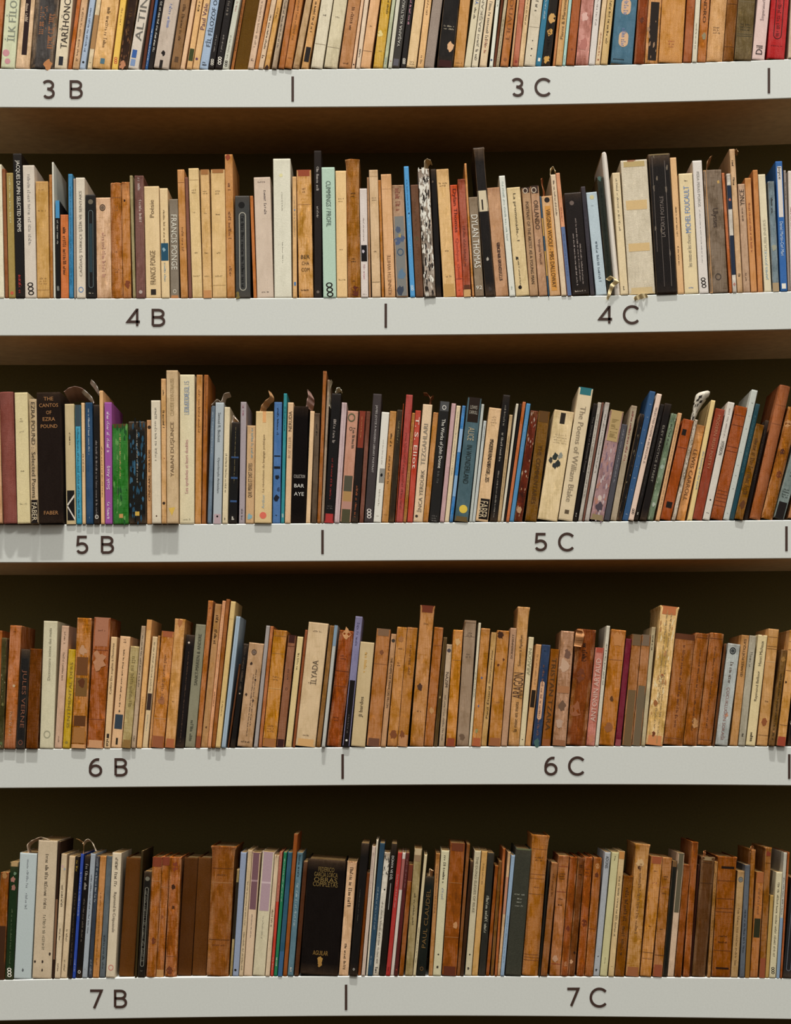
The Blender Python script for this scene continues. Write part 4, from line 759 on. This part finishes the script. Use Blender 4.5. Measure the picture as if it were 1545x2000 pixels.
def quad(mb, b, x0, x1, z0, z1, color, lift, nx=1):
    x0 = max(0.0002, x0); x1 = min(b['w'] - .0002, x1)
    if x1 <= x0: return
    if (x1 - x0) > .4 * b['w']: nx = 8
    vs = []; fs = []
    for i in range(nx + 1):
        x = x0 + (x1 - x0) * i / nx; y = front(b, x) - lift
        vs += [(x, y, z0), (x, y, z1)]
    for i in range(nx): fs.append((2 * i, 2 * i + 2, 2 * i + 3, 2 * i + 1))
    mb.add(vs, fs, color, MIDX['ink'])
def poly(mb, b, pts, color, lift):
    pts = [(min(b['w'] - .0003, max(.0003, x)), z) for x, z in pts]
    cx = sum(p[0] for p in pts) / len(pts); cz = sum(p[1] for p in pts) / len(pts)
    vs = [(cx, front(b, cx) - lift, cz)] + [(x, front(b, x) - lift, z) for x, z in pts]; n = len(pts)
    mb.add(vs, [(0, 1 + i, 1 + (i + 1) % n) for i in range(n)], color, MIDX['ink'])
def ring(mb, b, cx, cz, rx, rz, t, color, lift, n=20):
    vs = []
    for i in range(n):
        a = 2 * math.pi * i / n
        for s in (1, 1 - t): x = cx + rx * s * math.cos(a); vs.append((x, front(b, x) - lift, cz + rz * s * math.sin(a)))
    mb.add(vs, [(2 * i, 2 * i + 1, (2 * i + 3) % (2 * n), (2 * i + 2) % (2 * n)) for i in range(n)], color, MIDX['ink'])
def glyph_row(emit, length, pitch, height):
    """small printed letters too fine to read: each one or two short strokes"""
    p = 0.0; word = random.randint(3, 8)
    while p < length - pitch * .5:
        word -= 1
        if word <= 0: word = random.randint(3, 9); p += pitch * .9; continue
        k = random.random(); t = pitch * .3; h = height * random.choice((.62, .62, 1, .8))
        emit(p, p + t, 0, h)
        if k < .5: emit(p + pitch * .5, p + pitch * .5 + t, 0, h * .8)
        if k > .3: emit(p, p + pitch * .6, h - t, h)
        if k > .7: emit(p, p + pitch * .6, 0, t)
        p += pitch * random.uniform(.85, 1.1)
def stadium(cx, z0, z1, hw, n=8):
    r = hw
    return [(cx + r * math.cos(math.pi * i / n), z1 - r + r * math.sin(math.pi * i / n)) for i in range(n + 1)] + \
           [(cx - r * math.cos(math.pi * i / n), z0 + r - r * math.sin(math.pi * i / n)) for i in range(n + 1)]
def marks(b):
    kinds = {k: MB() for k in ('spine_label', 'spine_emblem', 'spine_stain', 'spine_lettering', 'spine_title', 'publisher_logo')}; b['kinds'] = kinds
    w, H = b['w'], b['h']
    Hm = (b['bot'] * S if b['row'] == 3 else H); order = 0
    for tok in b['marks']:
        t = tok[0]; order += 1; lf = .00006 + .000012 * order
        label = kinds['spine_emblem' if t in 'ciyj' else 'spine_stain' if t in 'xk' else 'spine_label']; letter = kinds['publisher_logo' if t == 'q' else 'spine_title' if t in 'udh' else 'spine_lettering']
        body, _, text = tok[1:].partition(':')
        a = body.split(',')
        def F(i, d=None): return float(a[i]) if i < len(a) else d
        Z = lambda f: Hm * (1 - f)
        if t in 'udh' and text in GIBBERISH: letter = kinds['spine_lettering']
        if t in 'ud' and text in GIBBERISH: t = 's'
        if t == 'h' and text in GIBBERISH: t = 'z'; a = [a[0], a[1], a[2]]
        if t == 'b':
            quad(label, b, 0, w, Z(F(1)), Z(F(0)), rgb(a[2]), lf)
        elif t == 'r':
            quad(label, b, F(0) * w, F(1) * w, Z(F(3)), Z(F(2)), rgb(a[4]), lf)
        elif t == 'l':
            quad(label, b, w * .04, w * .96, Z(F(0)) - .0004, Z(F(0)) + .0004, rgb(a[1]), lf)
        elif t == 'c':
            poly(label, b, [(w * F(0) + w * F(2) * math.cos(q * math.pi / 8), Z(F(1)) + w * F(2) * math.sin(q * math.pi / 8)) for q in range(16)], rgb(a[3]), lf)
        elif t == 'i': ring(label, b, w * F(0), Z(F(1)), w * F(2), w * F(2) * 1.15, .3, rgb(a[3]), lf)
        elif t == 'x':
            r = F(2) * w; n = 14; ph = random.random() * 6
            poly(label, b, [(w * F(0) + r * random.uniform(.55, 1.1) * math.cos(q * 2 * math.pi / n), Z(F(1)) + r * 1.35 * random.uniform(.55, 1.15) * math.sin(q * 2 * math.pi / n)) for q in range(n)], rgb(a[3]), lf)
        elif t == 'k':
            c = rgb(a[2])
            for q in range(int(F(3))):
                xx = w * random.uniform(.06, .94); zz = Z(random.uniform(F(0), F(1))); r = min(.0022, w * random.uniform(.03, .12))
                poly(label, b, [(xx + r * random.uniform(.4, 1) * math.cos(j * math.pi / 4), zz + r * random.uniform(1.2, 3.5) * math.sin(j * math.pi / 4)) for j in range(8)], c, lf + q * 1e-7)
        elif t == 'e':
            poly(label, b, stadium(w * F(0), Z(F(1) + F(3) / 2), Z(F(1) - F(3) / 2), w * F(2)), rgb(a[4]), lf)
        elif t == 'o':
            c = rgb(a[2]); P = stadium(w * .5, Z(F(1)), Z(F(0)), w * .24); Q = stadium(w * .5, Z(F(1)) + w * .05, Z(F(0)) - w * .05, w * .19); n = len(P)
            vs = [(x, front(b, x) - lf, z) for x, z in P] + [(x, front(b, x) - lf, z) for x, z in Q]
            label.add(vs, [(i, (i + 1) % n, n + (i + 1) % n, n + i) for i in range(n)], c, MIDX['ink'])
        elif t == 'q':
            for j in (-1, 0, 1): ring(letter, b, w * .5 + j * w * .03, Z(F(0)) - j * w * .36, w * .26, w * .2, .42, rgb(a[1]), lf + .00001 * j)
        elif t == 'y':
            poly(label, b, [(w * .15, Z(F(0) - .02)), (w * .75, Z(F(0) - .025)), (w * .45, Z(F(0) + .03))], rgb(a[1]), lf)
        elif t == 'j':
            for (xa, za, xb_, zb_, hw) in ((.1, .845, .85, .765, .07), (.1, .845, .9, .96, .09)):
                poly(label, b, [(w * xa, Z(za - .008)), (w * xb_, Z(zb_ - .012)), (w * xb_, Z(zb_ + .012)), (w * xa, Z(za + .012))], rgb('d8d0c4'), lf)
            quad(label, b, 0, w, Z(1), Z(.975), rgb('c8b080'), lf)
        elif t == 's':
            c = rgb(a[3]); h = F(2) * w; xo = w * .5 + F(4, 0) * w; L = Hm * (F(1) - F(0)); z1 = Z(F(0))
            if F(2) <= .12 and h < .001: quad(letter, b, xo - max(h, .0005) / 2, xo + max(h, .0005) / 2, z1 - L, z1, mix(c, rgb(b['hex']), .35), lf)
            else:
                pitch = max(.0014, min(.0032, h * .75))
                glyph_row(lambda p0, p1, q0, q1: quad(letter, b, xo - h / 2 + q0, xo - h / 2 + q1, z1 - p1, z1 - p0, c, lf), L, pitch, h)
        elif t == 'z':
            c = rgb(a[2]); n = int(F(3, 1)); L = w * min(.9, F(1)); h = min(.0026, max(.0013, w * .14))
            for j in range(n):
                zz = Z(F(0)) - j * h * 1.7; Lj = L * random.uniform(.75, 1)
                glyph_row(lambda p0, p1, q0, q1: quad(letter, b, w / 2 - Lj / 2 + p0, w / 2 - Lj / 2 + p1, zz + q0 - h / 2, zz + q1 - h / 2, c, lf), Lj, h * .8, h)
        elif t in 'ud':
            texts.append((b, t, text.replace('_', ' ').strip(), w * .5 + F(4, 0) * w, Z((F(0) + F(1)) / 2), Hm * (F(1) - F(0)) * .97, min(.92, F(2) * 1.3) * w, rgb(a[3]), .00025 + lf, letter))
        elif t == 'h':
            texts.append((b, t, text.replace('_', ' ').strip(), w * .5, Z(F(0)), w * F(1), min(.011 if w > .04 else .006, Hm * .04), rgb(a[2]), .00025 + lf, letter))
# ---------------------------------------------------------------- one book
def cover_mesh(b):
    mb = MB(); w, H = b['w'], b['h']; st = b['st']; kind = st[0]; wear = int(st[1]) / 9
    dep = b['dep']; hard = kind in 'rc'; th = min(w * .22, .0018 if hard else .0006)
    mat = MIDX[{'p': 'paper', 'g': 'gloss', 'c': 'cloth', 'r': 'leather', 'm': 'paper'}[kind]]
    b['bulge'] = min(w * .16, .0035) if kind == 'r' else (w * .42 if kind == 'm' else 0)
    nf = 9
    outer = [(0, dep)]
    if kind in 'rm': outer += [(w * i / nf, b['bulge'] * (2 * i / nf - 1) ** 2) for i in range(nf + 1)]
    else:
        r = min(.0012, w * .2)
        outer += [(0, r * 1.4), (r * .3, r * .3), (r, 0)] + [(r + (w - 2 * r) * i / 4, 0) for i in range(1, 4)] + [(w - r, 0), (w - r * .3, r * .3), (w, r * 1.4)]
    outer += [(w, dep)]
    bi = b['bulge'] + th if kind in 'rm' else th
    inner = [(w - th, dep), (w - th, bi + .0008), (th, bi + .0008), (th, dep)]
    prof = outer + inner; n = len(prof); no = len(outer)
    levels = [0, .01, .03, .1, .2, .3, .4, .5, .6, .7, .8, .9, .97, .99, 1]
    vs = []
    for li, f in enumerate(levels):
        jx = random.gauss(0, 1) * .00012 * wear; jy = abs(random.gauss(0, 1)) * .00012 * wear
        fl = 0
        if ('f' in st or (wear > .4 and b['fray'])) and f > .95: fl = (.03 if f < .98 else .08) * (2 if 'f' in st else 1)
        edge = li in (0, len(levels) - 1)
        for i, (x, y) in enumerate(prof):
            z = f * H
            if edge and i < no and wear > .4: z += random.uniform(-1, .2 if li else 1) * .0016 * wear * (1 if li else -.3)
            xx = x + jx + (x - w / 2) * 2 * fl * .5
            if kind == 'm' and f > .96: xx = w / 2 + (x - w / 2) * (.93 if f < .98 else .8 if f < 1 else .55)
            yy = y + (jy if 0 < i < no - 1 else 0)
            if edge and i < no and 0 < i < no - 1: yy += .0004
            vs.append((xx, yy, max(0, z)))
    fs = []
    for li in range(len(levels) - 1):
        for i in range(n):
            j = (i + 1) % n; fs.append((li * n + i, li * n + j, (li + 1) * n + j, (li + 1) * n + i))
    c = rgb(b['hex'])
    if sum(c) / 3 < .03: c = tuple(v * .62 for v in c)   # black bindings
    mb.add(vs, fs, c, mat, wear)
    # handled heads and feet: grimy or rubbed ends, as the wear of each book goes
    lum = sum(c) / 3; dirt = mix(c, (c[0] * .34, c[1] * .2, c[2] * .1), .95) if lum > .05 else mix(c, (.22, .13, .07), .5)
    rub = mix(c, (.62, .40, .22), .5) if wear > .35 else c
    te, be = random.uniform(.2, 1) * min(1, wear * 2.0), random.uniform(.2, 1) * min(1, wear * 1.7)
    vc = []
    for li, f in enumerate(levels):
        for i in range(n):
            e = max(te * max(0, 1 - (1 - f) / .07), be * max(0, 1 - f / .07)) * random.uniform(.5, 1)
            q = mix(c, dirt, min(.9, e))
            if 0 < i < no - 1 and (i <= 2 or i >= no - 3): q = mix(q, rub if random.random() < .6 else dirt, wear * .55)
            vc.append((*q, wear))
    mb.c = [[vc[v] for v in f] for f in mb.f]
    # caps of the U section: boards and spine thickness
    for base in (0, (len(levels) - 1) * n):
        k0, k1, k2, k3 = no, no + 1, no + 2, no + 3
        idx = list(range(no))
        caps = [(k2, k3, 0, 1)] if True else []
        caps.append((k1, no - 2, no - 1, k0))
        fan = [(k2, i, i + 1) for i in range(1, (no) // 2)] + [(k1, i, i + 1) for i in range((no) // 2, no - 2)] + [(k2, (no) // 2, k1)]
        for q in caps + fan:
            q = tuple(base + v for v in q); mb.f.append(q if base == 0 else q[::-1]); mb.c.append((*c, wear)); mb.m.append(mat)
    return mb
def page_mesh(b):
    mb = MB(); w, H = b['w'], b['h']; kind = b['st'][0]; hard = kind in 'rc'; wear = int(b['st'][1]) / 9
    th = min(w * .22, .0018 if hard else .0006) + .0001; ins = .002 if hard else .0004
    y0 = b['bulge'] + th + .0012; y1 = b['dep'] - (.003 if hard else .0003)
    c = mix(rgb('a0845a'), rgb('6c4828'), min(1, wear * 1.2) * random.uniform(.6, 1))
    n = max(2, min(14, int(w / .0012))); vs = []; fs = []
    # leaves: a fine ridged block, ridges run the height of the book
    xs = [th + (w - 2 * th) * i / n for i in range(n + 1)]
    for i, x in enumerate(xs):
        d = .0003 if i % 2 else 0
        vs += [(x, y0, ins), (x, y1 - d, ins), (x, y1 - d, H - ins - d), (x, y0, H - ins - d)]
    for i in range(n):
        a = 4 * i; e = a + 4
        for j in range(4): fs.append((a + j, a + (j + 1) % 4, e + (j + 1) % 4, e + j))
    fs += [(3, 2, 1, 0), (4 * n, 4 * n + 1, 4 * n + 2, 4 * n + 3)]
    mb.add(vs, fs, c, MIDX['pages'], .3 + wear * .5)
    return mb
def book_matrix(b):
    th = math.atan(b['sl'])
    # leaning book rests on its lower corner
    if th >= 0: return Matrix.Translation((b['x'] + b['w'], b['y'], b['zb'])) @ Matrix.Rotation(th, 4, 'Y') @ Matrix.Translation((-b['w'], 0, 0))
    return Matrix.Translation((b['x'], b['y'], b['zb'])) @ Matrix.Rotation(th, 4, 'Y')
def sign_of(b):
    x = (b['L'] + b['R']) / 2; k = b['row']; cut = {3: 571, 4: 753, 5: 630, 6: 669, 7: 676}[k]
    return '%d %s' % (k, 'B' if x < cut else 'C')
SEPS = (' with ', ' at the ', ' near ', ' beside ')
def split_desc(d):
    cut = min([d.find(q) for q in SEPS if q in d] or [len(d)])
    return d[:cut], d[cut:]
def short(b, n=3):
    d = [q for q in split_desc(b['desc'])[0].split() if q not in ('first', 'second', 'third', 'of', 'three', 'alike', 'and')]
    return ' '.join(d[-n:])
FLAPS = [  # row, polyline in photo pixels, depth range (m), colour, in-plane width (px)
 (4, '829,330 829,315 834,310 841,312', .001, .03, 'b8a888', (8, 1)), (4, '1075,342 1075,331 1080,325 1085,334', .001, .02, 'd8c8a0', (3, -2)),
 (4, '1061.6,383 1060,366 1057,350 1060,346', .004, .02, '94552c', (5, 3)), (4, '1183,547 1192,541 1200,549 1192,557 1188,570 1184,585', -.006, -.003, 'e4d0a0', (8, 3)),
 (4, '1381,334 1381,318 1386,308 1391,303', .001, .04, 'a07850', (5, 5)), (4, '1434,294 1439,291 1442,296', .001, .02, 'b8986c', (2, 3)),
 (4, '1262,574 1252,575 1242,579 1237,583', -.005, -.0015, 'e0cc9c', (4, 8)),
 (5, '124,764 134,757 145,754 158,757 170,766 180,778', .004, .05, '9c7c70', (4, 19)), (5, '163,760 172,768 180,777 183,787', .001, .02, 'c8c0b8', (-9, 2)),
 (5, '178,741 186,749 191,758 194,768', .001, .015, 'b8b0a4', (-6, 5)), (5, '413,790 424,780 432,784 437,770 448,766', .001, .02, 'b0a090', (3, 9)),
 (5, '508,803 511,792 518,783 527,774 524,762', .001, .018, 'b08458', (9, 3)), (5, '598,794 600,781 602,771 600,760', .001, .02, '9c7c70', (12, 7)),
 (5, '453,825 456,812 460,818', .001, .02, 'e0d0c0', (7, 6)), (5, '643,793 641,770 641,754 647,741', .001, .01, 'b0a48c', (4, 6)),
 (5, '655,766 658,758 663,757 667,762', .001, .02, 'd8d8cc', (2, 5)), (5, '839,789 840,777 834,768 826.8,767', .001, .02, '704020', (3, 3)), (5, '841,789 841,777 846.5,772', .001, .02, '704020', (2, 3)),
 (7, '55,1667 53,1651 60,1643 68,1639 80,1635 93,1640', .001, .02, 'c0a890', (2, 4)), (7, '162,1668 163.6,1649 157,1641 148,1638', .001, .01, 'a07848', (-2, 3)),
 (7, '161,1648 168,1640 175,1640 182,1650 186,1662', .001, .015, 'c8b8a0', (0, 5)), (7, '838,1710 839,1697 843,1700', .001, .02, 'd0b088', (7, 6)),
 (7, '1374,1674 1374,1664 1377,1661', .001, .01, 'b87848', (6, 2)), (7, '1466,1665 1466,1655 1470,1651', .001, .02, 'b07848', (11, 7)),
 (6, '903,1234 909,1213', .001, .004, '8c6840', (2, 0)), (6, '1121,1262 1124,1240 1127,1231', -.004, -.003, 'b88050', (16, 2))]
def flap_mesh(pts, d0, d1, hexc, wide=(0, 0)):
    P = [tuple(map(float, p.split(','))) for p in pts.split()]; P = [P[0]] + P + [P[-1]]; Q = []
    for i in range(1, len(P) - 2):
        for s in range(6):
            t = s / 6; r = []
            for a in range(2):
                p0, p1, p2, p3 = (P[i + j][a] for j in (-1, 0, 1, 2))
                r.append(.5 * (2 * p1 + (p2 - p0) * t + (2 * p0 - 5 * p1 + 4 * p2 - p3) * t * t + (3 * p1 - p0 - 3 * p2 + p3) * t ** 3))
            Q.append(r)
    Q.append(list(P[-2])); n = len(Q); vs = []; t = .00035
    for i, (x, y) in enumerate(Q):
        a = Q[max(0, i - 1)]; c = Q[min(n - 1, i + 1)]; dx, dz = c[0] - a[0], a[1] - c[1]; l = math.hypot(dx, dz) or 1; nx, nz = -dz / l, dx / l
        X, Zz = PX(x), PZ(y); k = math.sin(math.pi * min(1, .25 + .75 * i / n) ) * .6 + .4; wx, wz = wide[0] * S * k, -wide[1] * S * k
        wob = .0012 * math.sin(i * .9)
        vs += [(X - nx * t, d0 + wob, Zz - nz * t), (X + nx * t, d0 + wob, Zz + nz * t), (X + nx * t + wx, d1 + wob * 2, Zz + nz * t + wz), (X - nx * t + wx, d1 + wob * 2, Zz - nz * t + wz)]
    fs = []
    for i in range(n - 1):
        for j in range(4): fs.append((4 * i + j, 4 * i + (j + 1) % 4, 4 * i + 4 + (j + 1) % 4, 4 * i + 4 + j))
    fs += [(3, 2, 1, 0), (4 * n - 4, 4 * n - 3, 4 * n - 2, 4 * n - 1)]
    mb = MB(); mb.add(vs, fs, rgb(hexc), MIDX['paper'], .12); return mb
def cone_mesh():
    """a loosened spine rolled up into a paper cone at its head"""
    mb = MB(); path = [(1350, 836, 3.5), (1352, 828, 4.5), (1354, 820, 4), (1356, 813, 5.5), (1358, 806, 6), (1361, 800, 6.5), (1363, 794, 8.5), (1366, 788, 10.5), (1368, 783, 12), (1371, 778, 13.5), (1373, 772, 14.5), (1374, 767, 13.5), (1374.5, 764.5, 10)]; n = 26; vs = []; cs = []
    for li, (x, y, r) in enumerate(path):
        for i in range(n):
            a = 2 * math.pi * i / n
            vs.append((PX(x) + r * S * math.cos(a), .006 + r * S * .9 * math.sin(a), PZ(y) + r * S * .22 * math.cos(a)))
    fs = [(li * n + i, li * n + (i + 1) % n, (li + 1) * n + (i + 1) % n, (li + 1) * n + i) for li in range(len(path) - 1) for i in range(n)]
    fs.append(tuple((len(path) - 1) * n + i for i in range(n)))
    mb.add(vs, fs, rgb('c8c0b0'), MIDX['gloss'], .3)
    for q, f in enumerate(mb.f[:-1]):
        li = q // n
        if random.random() < (.5 if li < 3 else .12 if li < 6 else .33 if li < 10 else 0): mb.c[q] = (*rgb('2c2622'), .5)
    return mb
ALL = [b for bs in ROWS for b in bs]
for bs in ROWS:
    for i, b in enumerate(bs): b['prev'] = bs[i - 1] if i else None; b['next'] = bs[i + 1] if i + 1 < len(bs) else None
# flaps belong to the book whose head they spring from
for r, pts, d0, d1, hexc, wide in FLAPS:
    x, y = map(float, pts.split()[0].split(','))
    best = min((b for b in ALL if b['row'] == r), key=lambda b: abs(b['x'] + b['w'] / 2 + b['sl'] * (PZ(y) - b['zb']) - PX(x)))
    best.setdefault('flaps', []).append((pts, d0, d1, hexc, wide))
for b in ALL:
    vis_top = max(0, b['top']); vis_bot = 2000 - (b['zb']) / S
    xl = max(0, b['L']); xr = min(1545, b['R'])
    b['area'] = max(0, xr - xl) * (vis_bot - vis_top) + (1e6 if 'flaps' in b or 'curled head' in b['desc'] else 0)
    b['dep'] = random.uniform(.125, .155) if b['st'][0] in 'rc' else random.uniform(.112, .135)
N_SINGLE = 300
keep = set(id(b) for b in sorted(ALL, key=lambda b: -b['area'])[:N_SINGLE])
# ---------------------------------------------------------------- build meshes, then texts
for b in ALL:
    b['fray'] = all(n is None or n['h'] < b['h'] - .004 for n in (b['prev'], b['next'])) and random.random() < .8
    b['cover'] = cover_mesh(b); b['pages'] = page_mesh(b); marks(b)
tobs = []
for job in texts:
    c = bpy.data.curves.new('t', 'FONT'); c.body = job[2]; c.resolution_u = 2; c.size = 1
    o = bpy.data.objects.new('t', c); col.objects.link(o); tobs.append(o)
bpy.context.view_layer.update()
dg = bpy.context.evaluated_depsgraph_get()
for job, o in zip(texts, tobs):
    b, t, txt, cx, cz, L, Hh, color, lift, target = job
    me = bpy.data.meshes.new_from_object(o.evaluated_get(dg))
    vs = [v.co.copy() for v in me.vertices]; fs = [tuple(p.vertices) for p in me.polygons]
    if not vs: continue
    x0 = min(v.x for v in vs); x1 = max(v.x for v in vs); y0 = min(v.y for v in vs); y1 = max(v.y for v in vs)
    sx = L / max(1e-6, x1 - x0); sy = Hh / max(1e-6, y1 - y0)
    sy = min(sy, sx * 2.6); sx = min(sx, sy * 2.6)
    res = []
    for v in vs:
        u = (v.x - (x0 + x1) / 2) * sx; q = (v.y - (y0 + y1) / 2) * sy
        if t == 'u': X, Zz = cx - q, cz + u
        elif t == 'd': X, Zz = cx + q, cz - u
        else: X, Zz = cx + u, cz + q
        X = min(b['w'] - .0002, max(.0002, X)); res.append((X, front(b, X) - lift, Zz))
    target.add(res, fs, color, MIDX['ink'])
    bpy.data.meshes.remove(me)
for o in tobs:
    c = o.data; bpy.data.objects.remove(o); bpy.data.curves.remove(c)
rest = MB(); used = set()
def words(s): return len(s.split())
def clean(s): return s.replace(' one', '')
for bs in ROWS:
    for b in bs:
        M = book_matrix(b)
        if id(b) not in keep:
            for p in (b['cover'], b['pages'], *b['kinds'].values()): rest.merge(p, M)
            continue
        o = b['cover'].build('book'); o.matrix_world = M
        b['pages'].build('page_block', o)
        for nm, mb in b['kinds'].items():
            if mb.v: mb.build(nm, o)
        for f in b.get('flaps', ()):
            fm = flap_mesh(*f); fm.xform(M.inverted()); fm.build('torn_flap', o, smooth=False)
        if b['desc'].endswith('curled head') and b['row'] == 5:
            cm = cone_mesh(); cm.xform(M.inverted()); cm.build('curled_spine_head', o, smooth=True)
        hd, tl = split_desc(b['desc']); base = '%s book%s above %s' % (hd, tl, sign_of(b))
        nb = [short(n) for n in (b['prev'], b['next']) if n]
        cands = []
        if len(nb) == 2: cands += ['%s, between %s and %s' % (base, nb[0], nb[1]), '%s, between %s and %s' % (base, ' '.join(nb[0].split()[-2:]), ' '.join(nb[1].split()[-2:]))]
        if nb: cands += ['%s, beside %s' % (base, nb[-1]), '%s, beside %s' % (base, nb[0])]
        cands += [base]
        lab = next((c for c in cands if words(c) <= 16 and c not in used), None)
        if lab is None: lab = ' '.join(('%s book %s' % (' '.join(b['desc'].split()[:6]), sign_of(b))).split()); print('LABEL?', lab)
        used.add(lab)
        o['label'] = lab; o['category'] = 'book'; o['group'] = 'books standing in a row on the shelf marked %d' % b['row']
r = rest.build('books'); r['kind'] = 'stuff'; r['category'] = 'books'; r['label'] = 'remaining slim worn books standing in the gaps along all five shelves'
